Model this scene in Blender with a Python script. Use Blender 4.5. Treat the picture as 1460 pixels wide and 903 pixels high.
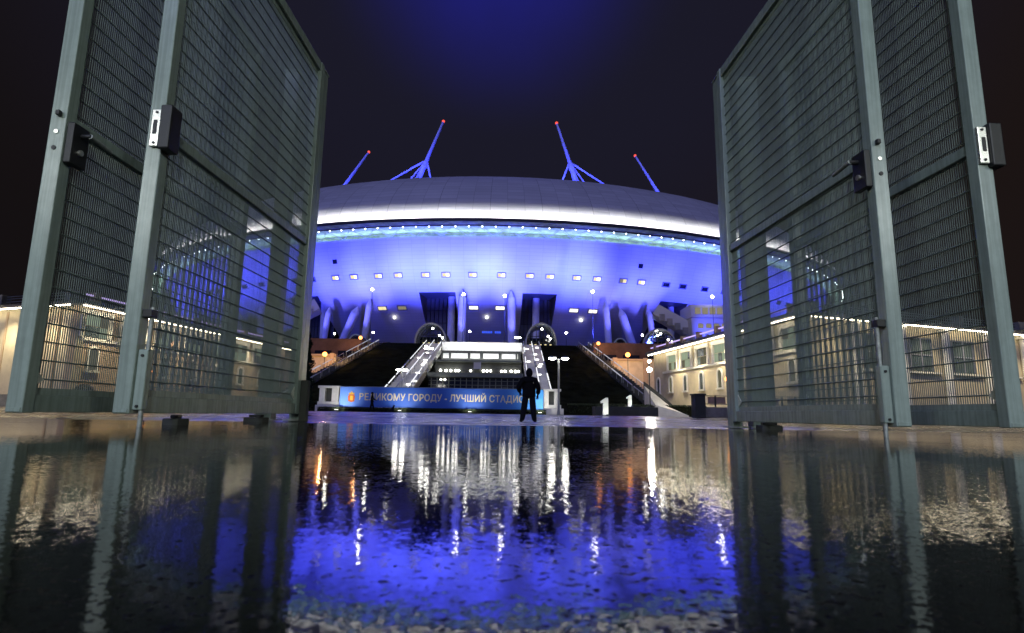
import bpy, bmesh, math, random
from mathutils import Vector, Matrix, noise

random.seed(7)
R = math.radians
SC = bpy.context.scene
COL = SC.collection
for o in list(bpy.data.objects):
    bpy.data.objects.remove(o)

# ---------------------------------------------------------------- camera
EYE = 0.075
cam_d = bpy.data.cameras.new('camera')
cam_d.sensor_width = 36.0
cam_d.lens = 36.0 * 830.0 / 1460.0
cam_d.clip_start = 0.01
cam_d.clip_end = 3000
cam_d.dof.use_dof = True
cam_d.dof.focus_distance = 7.0
cam_d.dof.aperture_fstop = 14.0
cam = bpy.data.objects.new('camera', cam_d)
COL.objects.link(cam)
cam.matrix_world = (Matrix.Translation((0, 0, EYE)) @ Matrix.Rotation(R(90 + 9.5), 4, 'X')
                    @ Matrix.Rotation(R(0.9), 4, 'Z'))
SC.camera = cam

# ---------------------------------------------------------------- world: overcast city night
world = bpy.data.worlds.new('World')
SC.world = world
world.use_nodes = True
nt = world.node_tree
nt.nodes.clear()
def wn(t, **k):
    n = nt.nodes.new(t)
    for a, b in k.items():
        setattr(n, a, b)
    return n
w_out = wn('ShaderNodeOutputWorld')
w_add = wn('ShaderNodeAddShader')
sky = wn('ShaderNodeTexSky', sky_type='NISHITA')
sky.sun_disc = False
sky.sun_elevation = R(-6)
sky.sun_rotation = R(200)
bg_sky = wn('ShaderNodeBackground')
bg_sky.inputs['Strength'].default_value = 0.004
nt.links.new(sky.outputs[0], bg_sky.inputs['Color'])
bg = wn('ShaderNodeBackground')
bg.inputs['Strength'].default_value = 1.0
tc = wn('ShaderNodeTexCoord')
# low cloud lit by the stadium: a soft blue lobe over the arena
dotn = wn('ShaderNodeVectorMath', operation='DOT_PRODUCT')
g = Vector((-0.03, 1.0, 0.94)).normalized()
dotn.inputs[1].default_value = g
nt.links.new(tc.outputs['Generated'], dotn.inputs[0])
mr = wn('ShaderNodeMapRange')
mr.inputs['From Min'].default_value = 0.95
mr.inputs['From Max'].default_value = 1.0
nt.links.new(dotn.outputs['Value'], mr.inputs['Value'])
cl = wn('ShaderNodeTexNoise')
cl.inputs['Scale'].default_value = 3.4
cl.inputs['Detail'].default_value = 4
nt.links.new(tc.outputs['Generated'], cl.inputs['Vector'])
sepw = wn('ShaderNodeSeparateXYZ')
nt.links.new(tc.outputs['Generated'], sepw.inputs[0])
side = wn('ShaderNodeMapRange')
side.inputs['From Min'].default_value = -0.7
side.inputs['From Max'].default_value = 0.7
nt.links.new(sepw.outputs['X'], side.inputs['Value'])
basecol = wn('ShaderNodeMix', data_type='RGBA')
basecol.inputs['A'].default_value = (0.0068, 0.0052, 0.0058, 1)
basecol.inputs['B'].default_value = (0.0110, 0.0072, 0.0068, 1)
nt.links.new(side.outputs[0], basecol.inputs['Factor'])
gl = wn('ShaderNodeMapRange', interpolation_type='SMOOTHSTEP')
gl.inputs['From Min'].default_value = 0.72
gl.inputs['From Max'].default_value = 0.98
nt.links.new(dotn.outputs['Value'], gl.inputs['Value'])
mid = wn('ShaderNodeMix', data_type='RGBA')
mid.inputs['B'].default_value = (0.0105, 0.0100, 0.0205, 1)
nt.links.new(gl.outputs[0], mid.inputs['Factor'])
nt.links.new(basecol.outputs['Result'], mid.inputs['A'])
mul = wn('ShaderNodeMath', operation='MULTIPLY')
mpw = wn('ShaderNodeMath', operation='POWER')
mpw.inputs[1].default_value = 3.2
nt.links.new(mr.outputs[0], mpw.inputs[0])
nt.links.new(mpw.outputs[0], mul.inputs[0])
cmr = wn('ShaderNodeMapRange')
cmr.inputs['From Min'].default_value = 0.3
cmr.inputs['From Max'].default_value = 0.7
cmr.inputs['To Min'].default_value = 0.62
cmr.inputs['To Max'].default_value = 1.1
nt.links.new(cl.outputs['Fac'], cmr.inputs['Value'])
nt.links.new(cmr.outputs[0], mul.inputs[1])
top = wn('ShaderNodeMix', data_type='RGBA')
top.inputs['B'].default_value = (0.014, 0.015, 0.24, 1)
nt.links.new(mul.outputs[0], top.inputs['Factor'])
nt.links.new(mid.outputs['Result'], top.inputs['A'])
nt.links.new(top.outputs['Result'], bg.inputs['Color'])
nt.links.new(bg_sky.outputs[0], w_add.inputs[0])
nt.links.new(bg.outputs[0], w_add.inputs[1])
nt.links.new(w_add.outputs[0], w_out.inputs['Surface'])

skyglow_d = bpy.data.lights.new('skyglow_fill', 'SUN')  # added sun lamp: stands for city skyglow and lifts the roof
skyglow_d.energy = 0.9
skyglow_d.angle = R(25)
skyglow_d.color = (0.34, 0.38, 1.0)
skyglow = bpy.data.objects.new('skyglow_fill', skyglow_d)
COL.objects.link(skyglow)
skyglow.rotation_euler = (R(50), 0, R(-20))

vs = SC.view_settings
vs.view_transform = 'Standard'
vs.look = 'None'
vs.exposure = 0
vs.gamma = 1
SC.render.engine = 'CYCLES'
SC.cycles.use_denoising = True
SC.cycles.max_bounces = 6
SC.cycles.diffuse_bounces = 2
SC.cycles.glossy_bounces = 4
SC.cycles.transmission_bounces = 4
SC.cycles.transparent_max_bounces = 8
SC.cycles.sample_clamp_indirect = 6
SC.cycles.caustics_reflective = False
SC.cycles.caustics_refractive = False

# ---------------------------------------------------------------- materials
MATS = {}
def pmat(name, col, rough=0.6, metal=0.0, spec=0.5, var=0.0, vscale=3.0, bump=0.0, bscale=30.0, ior=1.45,
         trans=0.0, alpha=1.0, stain=None, streak=0.0):
    m = bpy.data.materials.new(name)
    m.use_nodes = True
    t = m.node_tree
    b = t.nodes['Principled BSDF']
    b.inputs['Base Color'].default_value = (*col, 1)
    b.inputs['Roughness'].default_value = rough
    b.inputs['Metallic'].default_value = metal
    b.inputs['IOR'].default_value = ior
    b.inputs['Specular IOR Level'].default_value = spec
    b.inputs['Transmission Weight'].default_value = trans
    b.inputs['Alpha'].default_value = alpha
    tcn = t.nodes.new('ShaderNodeTexCoord')
    if var > 0:
        n = t.nodes.new('ShaderNodeTexNoise')
        n.inputs['Scale'].default_value = vscale
        n.inputs['Detail'].default_value = 6
        n.inputs['Roughness'].default_value = 0.65
        t.links.new(tcn.outputs['Object'], n.inputs['Vector'])
        mx = t.nodes.new('ShaderNodeMix'); mx.data_type = 'RGBA'
        c2 = stain or tuple(c * (1 - var) for c in col)
        mx.inputs['A'].default_value = (*c2, 1)
        mx.inputs['B'].default_value = (*[min(1, c * (1 + var * 0.4)) for c in col], 1)
        r = t.nodes.new('ShaderNodeMapRange')
        r.inputs['From Min'].default_value = 0.36
        r.inputs['From Max'].default_value = 0.62
        t.links.new(n.outputs['Fac'], r.inputs['Value'])
        t.links.new(r.outputs[0], mx.inputs['Factor'])
        last = mx.outputs['Result']
        if streak:      # dirty rain runs down the upright faces
            mp = t.nodes.new('ShaderNodeMapping')
            mp.inputs['Scale'].default_value = (70, 70, 2.2)
            t.links.new(tcn.outputs['Object'], mp.inputs['Vector'])
            sn = t.nodes.new('ShaderNodeTexNoise')
            sn.inputs['Scale'].default_value = 1.0
            sn.inputs['Detail'].default_value = 5
            t.links.new(mp.outputs[0], sn.inputs['Vector'])
            sr = t.nodes.new('ShaderNodeMapRange')
            sr.inputs['From Min'].default_value = 0.38
            sr.inputs['From Max'].default_value = 0.6
            sr.inputs['To Min'].default_value = 1 - streak
            sr.inputs['To Max'].default_value = 1.0
            t.links.new(sn.outputs['Fac'], sr.inputs['Value'])
            sm = t.nodes.new('ShaderNodeMix'); sm.data_type = 'RGBA'; sm.blend_type = 'MULTIPLY'
            sm.inputs['Factor'].default_value = 1
            t.links.new(last, sm.inputs['A']); t.links.new(sr.outputs[0], sm.inputs['B'])
            last = sm.outputs['Result']
        t.links.new(last, b.inputs['Base Color'])
        rr = t.nodes.new('ShaderNodeMapRange')
        rr.inputs['To Min'].default_value = min(1, rough * 1.25)
        rr.inputs['To Max'].default_value = rough * 0.8
        t.links.new(n.outputs['Fac'], rr.inputs['Value'])
        t.links.new(rr.outputs[0], b.inputs['Roughness'])
    if bump > 0:
        n = t.nodes.new('ShaderNodeTexNoise')
        n.inputs['Scale'].default_value = bscale
        n.inputs['Detail'].default_value = 5
        t.links.new(tcn.outputs['Object'], n.inputs['Vector'])
        bp = t.nodes.new('ShaderNodeBump')
        bp.inputs['Strength'].default_value = bump
        bp.inputs['Distance'].default_value = 0.01
        t.links.new(n.outputs['Fac'], bp.inputs['Height'])
        t.links.new(bp.outputs[0], b.inputs['Normal'])
    MATS[name] = m
    return m

def emat(name, col, strength):
    m = bpy.data.materials.new(name)
    m.use_nodes = True
    t = m.node_tree
    t.nodes.clear()
    o = t.nodes.new('ShaderNodeOutputMaterial')
    e = t.nodes.new('ShaderNodeEmission')
    e.inputs['Color'].default_value = (*col, 1)
    e.inputs['Strength'].default_value = strength
    t.links.new(e.outputs[0], o.inputs[0])
    MATS[name] = m
    return m

def panel_mat(name, col, rough, w, h, dark, metal=0.0, var=0.08):
    """cladding: uv in metres, each sheet a slightly different reflectance, hairline joints"""
    m = bpy.data.materials.new(name)
    m.use_nodes = True
    t = m.node_tree
    b = t.nodes['Principled BSDF']
    b.inputs['Roughness'].default_value = rough
    b.inputs['Metallic'].default_value = metal
    uv = t.nodes.new('ShaderNodeUVMap'); uv.uv_map = 'UVMap'
    br = t.nodes.new('ShaderNodeTexBrick')
    br.inputs['Color1'].default_value = (*[c * (1 - var) for c in col], 1)
    br.inputs['Color2'].default_value = (*[c * (1 + var) for c in col], 1)
    br.inputs['Mortar'].default_value = (*[c * dark for c in col], 1)
    br.inputs['Scale'].default_value = 1.0
    br.inputs['Mortar Size'].default_value = 0.05
    br.inputs['Brick Width'].default_value = w
    br.inputs['Row Height'].default_value = h
    br.offset = 0.0
    t.links.new(uv.outputs[0], br.inputs['Vector'])
    n = t.nodes.new('ShaderNodeTexNoise')
    n.inputs['Scale'].default_value = 0.06
    n.inputs['Detail'].default_value = 5
    t.links.new(uv.outputs[0], n.inputs['Vector'])
    mr_ = t.nodes.new('ShaderNodeMapRange')
    mr_.inputs['To Min'].default_value = 0.8
    mr_.inputs['To Max'].default_value = 1.12
    t.links.new(n.outputs['Fac'], mr_.inputs['Value'])
    mm = t.nodes.new('ShaderNodeMix'); mm.data_type = 'RGBA'; mm.blend_type = 'MULTIPLY'
    mm.inputs['Factor'].default_value = 1
    t.links.new(br.outputs['Color'], mm.inputs['A'])
    t.links.new(mr_.outputs[0], mm.inputs['B'])
    t.links.new(mm.outputs['Result'], b.inputs['Base Color'])
    MATS[name] = m
    return m

def wet_mat(name, base, rough, slope, scales, ior=1.33, grain=0.0, patch=None, grit=False):
    """wet ground or standing water; ripples given as a tilt of the normal so their slope is known"""
    m = bpy.data.materials.new(name)
    m.use_nodes = True
    t = m.node_tree
    b = t.nodes['Principled BSDF']
    b.inputs['Base Color'].default_value = (*base, 1)
    b.inputs['Roughness'].default_value = rough
    b.inputs['IOR'].default_value = ior
    geo = t.nodes.new('ShaderNodeNewGeometry')
    acc = None
    for sc, am in zip(scales, slope):
        n = t.nodes.new('ShaderNodeTexNoise')
        n.inputs['Scale'].default_value = sc
        n.inputs['Detail'].default_value = 2.0
        n.inputs['Roughness'].default_value = 0.5
        t.links.new(geo.outputs['Position'], n.inputs['Vector'])
        s = t.nodes.new('ShaderNodeVectorMath'); s.operation = 'SUBTRACT'
        s.inputs[1].default_value = (0.5, 0.5, 0.5)
        t.links.new(n.outputs['Color'], s.inputs[0])
        k = t.nodes.new('ShaderNodeVectorMath'); k.operation = 'MULTIPLY'
        k.inputs[1].default_value = (am * 5, am * 5, 0)
        t.links.new(s.outputs[0], k.inputs[0])
        if acc is None:
            acc = k
        else:
            a = t.nodes.new('ShaderNodeVectorMath'); a.operation = 'ADD'
            t.links.new(acc.outputs[0], a.inputs[0])
            t.links.new(k.outputs[0], a.inputs[1])
            acc = a
    if patch:      # calmer and livelier areas of the water film
        pn = t.nodes.new('ShaderNodeTexNoise')
        pn.inputs['Scale'].default_value = patch[0]
        pn.inputs['Detail'].default_value = 3
        t.links.new(geo.outputs['Position'], pn.inputs['Vector'])
        pr = t.nodes.new('ShaderNodeMapRange')
        pr.inputs['From Min'].default_value = 0.35
        pr.inputs['From Max'].default_value = 0.65
        pr.inputs['To Min'].default_value = patch[1]
        pr.inputs['To Max'].default_value = patch[2]
        t.links.new(pn.outputs['Fac'], pr.inputs['Value'])
        ps = t.nodes.new('ShaderNodeVectorMath'); ps.operation = 'SCALE'
        t.links.new(acc.outputs[0], ps.inputs[0])
        t.links.new(pr.outputs[0], ps.inputs['Scale'])
        acc = ps
    a = t.nodes.new('ShaderNodeVectorMath'); a.operation = 'ADD'
    t.links.new(geo.outputs['Normal'], a.inputs[0])
    t.links.new(acc.outputs[0], a.inputs[1])
    nz = t.nodes.new('ShaderNodeVectorMath'); nz.operation = 'NORMALIZE'
    t.links.new(a.outputs[0], nz.inputs[0])
    t.links.new(nz.outputs[0], b.inputs['Normal'])
    if grit:
        # grains of the asphalt that stand clear of the water film, denser where it is shallow
        vo = t.nodes.new('ShaderNodeTexNoise')
        vo.inputs['Scale'].default_value = 150
        vo.inputs['Detail'].default_value = 3
        vo.inputs['Roughness'].default_value = 0.6
        t.links.new(geo.outputs['Position'], vo.inputs['Vector'])
        big = t.nodes.new('ShaderNodeTexNoise')
        big.inputs['Scale'].default_value = 2.3
        big.inputs['Detail'].default_value = 5
        t.links.new(geo.outputs['Position'], big.inputs['Vector'])
        sp = t.nodes.new('ShaderNodeSeparateXYZ')
        t.links.new(geo.outputs['Position'], sp.inputs[0])
        near = t.nodes.new('ShaderNodeMapRange')
        near.inputs['From Min'].default_value = 0.12
        near.inputs['From Max'].default_value = 0.42
        near.inputs['To Min'].default_value = 0.13
        near.inputs['To Max'].default_value = 0.0
        t.links.new(sp.outputs['Y'], near.inputs['Value'])
        bm_ = t.nodes.new('ShaderNodeMath'); bm_.operation = 'MULTIPLY_ADD'
        bm_.inputs[1].default_value = 0.55
        t.links.new(big.outputs['Fac'], bm_.inputs[0])
        t.links.new(vo.outputs['Fac'], bm_.inputs[2])
        ad = t.nodes.new('ShaderNodeMath'); ad.operation = 'ADD'
        t.links.new(bm_.outputs[0], ad.inputs[0])
        t.links.new(near.outputs[0], ad.inputs[1])
        mk = t.nodes.new('ShaderNodeMapRange')
        mk.inputs['From Min'].default_value = 0.895
        mk.inputs['From Max'].default_value = 0.965
        t.links.new(ad.outputs[0], mk.inputs['Value'])
        for sock, lo, hi in (('Roughness', rough, 0.55), ('Specular IOR Level', 0.5, 0.1)):
            q = t.nodes.new('ShaderNodeMapRange')
            q.inputs['To Min'].default_value = lo
            q.inputs['To Max'].default_value = hi
            t.links.new(mk.outputs[0], q.inputs['Value'])
            t.links.new(q.outputs[0], b.inputs[sock])
        mx = t.nodes.new('ShaderNodeMix'); mx.data_type = 'RGBA'
        mx.inputs['A'].default_value = (*base, 1)
        mx.inputs['B'].default_value = (0.004, 0.0043, 0.0046, 1)
        t.links.new(mk.outputs[0], mx.inputs['Factor'])
        t.links.new(mx.outputs['Result'], b.inputs['Base Color'])
    if grain:
        n = t.nodes.new('ShaderNodeTexNoise')
        n.inputs['Scale'].default_value = 60
        n.inputs['Detail'].default_value = 6
        t.links.new(geo.outputs['Position'], n.inputs['Vector'])
        mx = t.nodes.new('ShaderNodeMix'); mx.data_type = 'RGBA'
        mx.inputs['A'].default_value = (*[c * (1 - grain) for c in base], 1)
        mx.inputs['B'].default_value = (*[c * (1 + grain) for c in base], 1)
        t.links.new(n.outputs['Fac'], mx.inputs['Factor'])
        t.links.new(mx.outputs['Result'], b.inputs['Base Color'])
        n2 = t.nodes.new('ShaderNodeTexNoise')
        n2.inputs['Scale'].default_value = 0.5
        n2.inputs['Detail'].default_value = 4
        t.links.new(geo.outputs['Position'], n2.inputs['Vector'])
        rr = t.nodes.new('ShaderNodeMapRange')
        rr.inputs['From Min'].default_value = 0.35
        rr.inputs['From Max'].default_value = 0.65
        rr.inputs['To Min'].default_value = rough * 0.5
        rr.inputs['To Max'].default_value = rough * 1.4
        t.links.new(n2.outputs['Fac'], rr.inputs['Value'])
        t.links.new(rr.outputs[0], b.inputs['Roughness'])
    MATS[name] = m
    return m

wet_mat('asphalt_wet', (0.026, 0.026, 0.027), 0.30, (0.03,), (40,), ior=1.4, grain=0.5)
wet_mat('puddle_water', (0.0015, 0.0015, 0.0018), 0.02, (0.0015, 0.0065, 0.013, 0.015), (9, 50, 160, 450), ior=1.195, patch=(1.3, 0.5, 1.4), grit=True)
pmat('gate_paint', (0.265, 0.325, 0.285), 0.24, 0.0, 0.5, 0.09, 16, 0.05, 420, streak=0.22)
pmat('wire_paint', (0.15, 0.19, 0.17), 0.5, 0.0, 0.4, 0.15, 14)
pmat('black_plastic', (0.012, 0.012, 0.013), 0.45)
pmat('bright_steel', (0.75, 0.74, 0.68), 0.28, 0.85, 0.5, 0.2, 60)
pmat('bolt_zinc', (0.30, 0.32, 0.30), 0.5, 0.4, 0.5, 0.3, 40)
pmat('gusset_white', (0.62, 0.64, 0.55), 0.5, 0, 0.5, 0.2, 30)
panel_mat('facade_sheet', (0.62, 0.62, 0.63), 0.5, 3.2, 0.9, 0.85, var=0.03)
panel_mat('roof_sheet', (0.74, 0.74, 0.75), 0.42, 4.0, 1.6, 0.7, 0.1)
pmat('subroof', (0.05, 0.05, 0.055), 0.7)
pmat('soffit', (0.03, 0.035, 0.06), 0.7)
pmat('truss_steel', (0.45, 0.5, 0.5), 0.5)
pmat('gallery_wall', (0.34, 0.40, 0.39), 0.7, var=0.45, vscale=0.5)
pmat('mast_paint', (0.72, 0.72, 0.74), 0.45)
pmat('column_white', (0.7, 0.7, 0.72), 0.4, var=0.12, vscale=0.5)
pmat('dark_glass', (0.012, 0.016, 0.03), 0.08, spec=0.6)
pmat('recess_wall', (0.075, 0.085, 0.12), 0.3)
pmat('mullion', (0.06, 0.065, 0.08), 0.4, 0.3)
pmat('frame_grey', (0.16, 0.16, 0.2), 0.5)
emat('pane_warm', (1.0, 0.86, 0.42), 1.0)
emat('pane_white', (1.0, 0.95, 0.72), 1.7)
emat('pane_dim', (0.7, 0.62, 0.42), 0.35)
emat('roof_led', (1.0, 0.98, 0.94), 120.0)
emat('gallery_lamp', (0.9, 1.0, 0.98), 11.0)
emat('gallery_fill_strip', (0.68, 1.0, 0.90), 20.0)
emat('warn_red', (1.0, 0.09, 0.06), 1.6)
emat('sign_blue', (0.05, 0.12, 1.0), 1.0)
emat('lamp_white', (1.0, 0.97, 0.88), 60.0)
emat('lamp_bright', (1.0, 0.95, 0.82), 260.0)
emat('lamp_small', (1.0, 0.96, 0.86), 9.0)
emat('lamp_sodium', (1.0, 0.33, 0.07), 7.0)
emat('eave_led', (1.0, 0.88, 0.64), 24.0)
emat('lilac_led', (0.62, 0.48, 1.0), 1.2)
emat('terrace_led', (0.95, 0.97, 1.0), 45.0)
emat('rail_glow', (0.92, 0.94, 1.0), 1.3)  # rails are no lamps: this glow stands in for lamplight on them
emat('rail_glow_dim', (0.8, 0.84, 1.0), 0.5)
emat('arch_lamp', (1.0, 0.98, 0.9), 22.0)
emat('step_glow', (1.0, 0.99, 0.95), 9.0)
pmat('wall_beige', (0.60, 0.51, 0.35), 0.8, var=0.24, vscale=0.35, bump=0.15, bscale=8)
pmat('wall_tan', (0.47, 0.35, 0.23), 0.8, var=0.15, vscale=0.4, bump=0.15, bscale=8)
pmat('wall_brown', (0.15, 0.085, 0.055), 0.85, var=0.3, vscale=0.4)
pmat('trim_white', (0.74, 0.71, 0.63), 0.6, var=0.08, vscale=1)
pmat('plinth_stone', (0.25, 0.24, 0.20), 0.8, var=0.3, vscale=1.2, bump=0.3, bscale=20)
pmat('roof_dark', (0.035, 0.033, 0.045), 0.5, 0.2)
pmat('parapet_block', (0.42, 0.30, 0.20), 0.8, var=0.2)
pmat('pane_day', (0.06, 0.075, 0.075), 0.06, spec=0.7)
emat('pane_room', (0.75, 0.9, 0.62), 0.42)
emat('pane_room_dim', (0.8, 0.75, 0.5), 0.16)
pmat('turf', (0.014, 0.016, 0.009), 0.95, spec=0.0, var=0.5, vscale=0.5, bump=0.8, bscale=6)
pmat('hedge_leaf', (0.03, 0.045, 0.018), 0.6, spec=0.3, var=0.4, vscale=9)
pmat('conifer_leaf', (0.012, 0.028, 0.018), 0.7, spec=0.2, var=0.5, vscale=3)
pmat('bark', (0.06, 0.045, 0.03), 0.9, var=0.3, vscale=9)
pmat('concrete', (0.32, 0.31, 0.29), 0.8, var=0.2, vscale=0.8)
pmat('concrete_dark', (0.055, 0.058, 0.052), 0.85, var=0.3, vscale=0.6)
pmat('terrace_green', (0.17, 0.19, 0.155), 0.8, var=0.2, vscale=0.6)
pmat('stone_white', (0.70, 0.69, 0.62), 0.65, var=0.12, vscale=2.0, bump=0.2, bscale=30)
pmat('pole_grey', (0.34, 0.37, 0.35), 0.5, 0.3)
pmat('pole_dark', (0.05, 0.055, 0.05), 0.5, 0.3)
pmat('vault_glass', (0.16, 0.19, 0.2), 0.2, spec=0.7, alpha=0.8)
pmat('letter_cream', (0.76, 0.67, 0.36), 0.7)
pmat('emblem_red', (0.62, 0.12, 0.03), 0.7)
pmat('emblem_gold', (0.75, 0.45, 0.04), 0.7)
pmat('cloth_black', (0.006, 0.006, 0.008), 0.9, spec=0.15)
pmat('cloth_dark', (0.010, 0.010, 0.014), 0.9, spec=0.15)
pmat('skin', (0.30, 0.17, 0.11), 0.6)
pmat('hair_dark', (0.010, 0.008, 0.007), 0.8, spec=0.2)
pmat('fur_dark', (0.012, 0.012, 0.014), 0.9, spec=0.1)

# banner print: bright sky blue at its ends, deep blue between
m = bpy.data.materials.new('banner_print'); m.use_nodes = True
t = m.node_tree; b = t.nodes['Principled BSDF']; b.inputs['Roughness'].default_value = 0.6
c_ = t.nodes.new('ShaderNodeTexCoord'); s_ = t.nodes.new('ShaderNodeSeparateXYZ')
t.links.new(c_.outputs['Object'], s_.inputs[0])
r_ = t.nodes.new('ShaderNodeMapRange'); r_.inputs['From Min'].default_value = 0; r_.inputs['From Max'].default_value = 18.7
t.links.new(s_.outputs['X'], r_.inputs['Value'])
cr = t.nodes.new('ShaderNodeValToRGB')
cr.color_ramp.elements[0].color = (0.14, 0.32, 0.85, 1)
cr.color_ramp.elements[1].color = (0.05, 0.30, 0.75, 1)
for p_, co in ((0.22, (0.035, 0.13, 0.55, 1)), (0.72, (0.025, 0.11, 0.48, 1))):
    e_ = cr.color_ramp.elements.new(p_); e_.color = co
t.links.new(r_.outputs[0], cr.inputs[0]); t.links.new(cr.outputs[0], b.inputs['Base Color'])
MATS['banner_print'] = m

# ---------------------------------------------------------------- mesh helpers
class MB:
    def __init__(self):
        self.v, self.f, self.uv = [], [], None
    def add(self, vs_, fs):
        n = len(self.v)
        self.v += [tuple(p) for p in vs_]
        self.f += [tuple(i + n for i in q) for q in fs]
        return self
    BOXF = [(0, 3, 2, 1), (4, 5, 6, 7), (0, 1, 5, 4), (1, 2, 6, 5), (2, 3, 7, 6), (3, 0, 4, 7)]
    def box(self, x0, x1, y0, y1, z0, z1):
        return self.add([(x0, y0, z0), (x1, y0, z0), (x1, y1, z0), (x0, y1, z0),
                         (x0, y0, z1), (x1, y0, z1), (x1, y1, z1), (x0, y1, z1)], self.BOXF)
    def fbox(self, fr, s0, s1, n0, n1, z0, z1):
        o, d, nn = fr
        P = lambda s, n, z: (o[0] + d[0] * s + nn[0] * n, o[1] + d[1] * s + nn[1] * n, z)
        return self.add([P(s0, n0, z0), P(s1, n0, z0), P(s1, n1, z0), P(s0, n1, z0),
                         P(s0, n0, z1), P(s1, n0, z1), P(s1, n1, z1), P(s0, n1, z1)], self.BOXF)
    def hexa(self, p8):
        return self.add(p8, self.BOXF)
    def tube(self, p, q, r0, r1=None, n=8, cap=True):
        r1 = r0 if r1 is None else r1
        p, q = Vector(p), Vector(q)
        d = (q - p).normalized()
        a = Vector((0, 0, 1)) if abs(d.z) < 0.9 else Vector((1, 0, 0))
        u = d.cross(a).normalized(); w = d.cross(u)
        vs_ = []
        for c, r in ((p, r0), (q, r1)):
            for i in range(n):
                t_ = 2 * math.pi * i / n
                vs_.append(c + u * (r * math.cos(t_)) + w * (r * math.sin(t_)))
        fs = [(i, (i + 1) % n, n + (i + 1) % n, n + i) for i in range(n)]
        if cap:
            fs += [tuple(range(n - 1, -1, -1)), tuple(range(n, 2 * n))]
        return self.add(vs_, fs)
    def path(self, pts, r, n=6):
        for a, b_ in zip(pts[:-1], pts[1:]):
            self.tube(a, b_, r, r, n)
        return self
    def ball(self, c, rx, ry=None, rz=None, nu=12, nv=8):
        ry = rx if ry is None else ry
        rz = rx if rz is None else rz
        vs_ = [(c[0], c[1], c[2] - rz)]
        for j in range(1, nv):
            ph = -math.pi / 2 + math.pi * j / nv
            for i in range(nu):
                th = 2 * math.pi * i / nu
                vs_.append((c[0] + rx * math.cos(ph) * math.cos(th), c[1] + ry * math.cos(ph) * math.sin(th), c[2] + rz * math.sin(ph)))
        vs_.append((c[0], c[1], c[2] + rz))
        fs = [(0, 1 + (i + 1) % nu, 1 + i) for i in range(nu)]
        for j in range(nv - 2):
            for i in range(nu):
                a, b_ = 1 + j * nu + i, 1 + j * nu + (i + 1) % nu
                fs.append((a, b_, b_ + nu, a + nu))
        l = len(vs_) - 1; s0 = 1 + (nv - 2) * nu
        fs += [(s0 + i, s0 + (i + 1) % nu, l) for i in range(nu)]
        return self.add(vs_, fs)
    def prism(self, poly, axis, a, b_):
        n = len(poly)
        def P(p, h):
            return {'x': (h, p[0], p[1]), 'y': (p[0], h, p[1]), 'z': (p[0], p[1], h)}[axis]
        self.add([P(p, a) for p in poly] + [P(p, b_) for p in poly],
                 [tuple(range(n - 1, -1, -1)), tuple(range(n, 2 * n))] + [(i, (i + 1) % n, n + (i + 1) % n, n + i) for i in range(n)])
        return self
    def mesh(self, name, mat, bevel=0.0, smooth=False, off=None, seg=2):
        me = bpy.data.meshes.new(name)
        vs_ = self.v if off is None else [(x - off[0], y - off[1], z - off[2]) for x, y, z in self.v]
        me.from_pydata(vs_, [], self.f)
        bm = bmesh.new(); bm.from_mesh(me)
        bmesh.ops.recalc_face_normals(bm, faces=bm.faces)
        if bevel > 0:
            bmesh.ops.bevel(bm, geom=[e for e in bm.edges], offset=bevel, segments=seg, profile=0.5, affect='EDGES', clamp_overlap=True)
        if smooth:
            for f_ in bm.faces:
                f_.smooth = True
        bm.to_mesh(me); bm.free()
        if self.uv:
            ul = me.uv_layers.new(name='UVMap')
            for li, l in enumerate(me.loops):
                ul.data[li].uv = self.uv[l.vertex_index]
        if mat:
            me.materials.append(MATS[mat])
        if smooth:
            try:
                me.set_sharp_from_angle(angle=R(40))
            except Exception:
                pass
        return me
    def build(self, name, mat, parent=None, bevel=0.0, smooth=False, local=False, **props):
        off = None
        if parent is not None and not local:
            off = wloc(parent)
        o = bpy.data.objects.new(name, self.mesh(name, mat, bevel, smooth, off))
        COL.objects.link(o)
        if parent is not None:
            o.parent = parent
        for k, v in props.items():
            o[k] = v
        return o

def wloc(o):
    l = Vector((0, 0, 0))
    while o is not None:
        l = l + o.location
        o = o.parent
    return l

def thing(name, label, cat, loc=(0, 0, 0), rz=0.0, group=None):
    o = bpy.data.objects.new(name, None)
    o.empty_display_size = 0.3
    COL.objects.link(o)
    o.location = loc
    o.rotation_euler = (0, 0, rz)
    o['label'] = label
    o['category'] = cat
    if group:
        o['group'] = group
    return o

def inst(name, me, parent, mat4=None, loc=None):
    o = bpy.data.objects.new(name, me)
    COL.objects.link(o)
    o.parent = parent
    if mat4 is not None:
        o.matrix_local = mat4
    if loc is not None:
        o.location = loc
    return o

def tag(o, label, cat, group=None):
    o['label'] = label; o['category'] = cat
    if group:
        o['group'] = group
    return o

# ---------------------------------------------------------------- ground, water
def gz(x, y):
    """pavement height: a shallow dish at the gate, a lip, a long dip across the plaza"""
    if y < 3.0:
        z = -0.016
    elif y < 4.2:
        k = (y - 3.0) / 1.2
        z = -0.016 + 0.021 * k * k * (3 - 2 * k)
    elif y < 20:
        z = 0.005 - 0.195 * (y - 4.2) / 15.8
    elif y < 46:
        k = (y - 20) / 26
        z = -0.19 + 0.24 * k * k * (3 - 2 * k)
    else:
        z = 0.05
    ax = abs(x)
    if y < 4.6 and ax > 4.5:
        z += min(1, (ax - 4.5) / 3.0) * 0.03
    if y < 0.0:
        z += min(1, -y / 3.0) * 0.03
    if y < 8:
        z += 0.004 * noise.noise(Vector((x * 1.3, y * 1.6, 0)))
    return z

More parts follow.
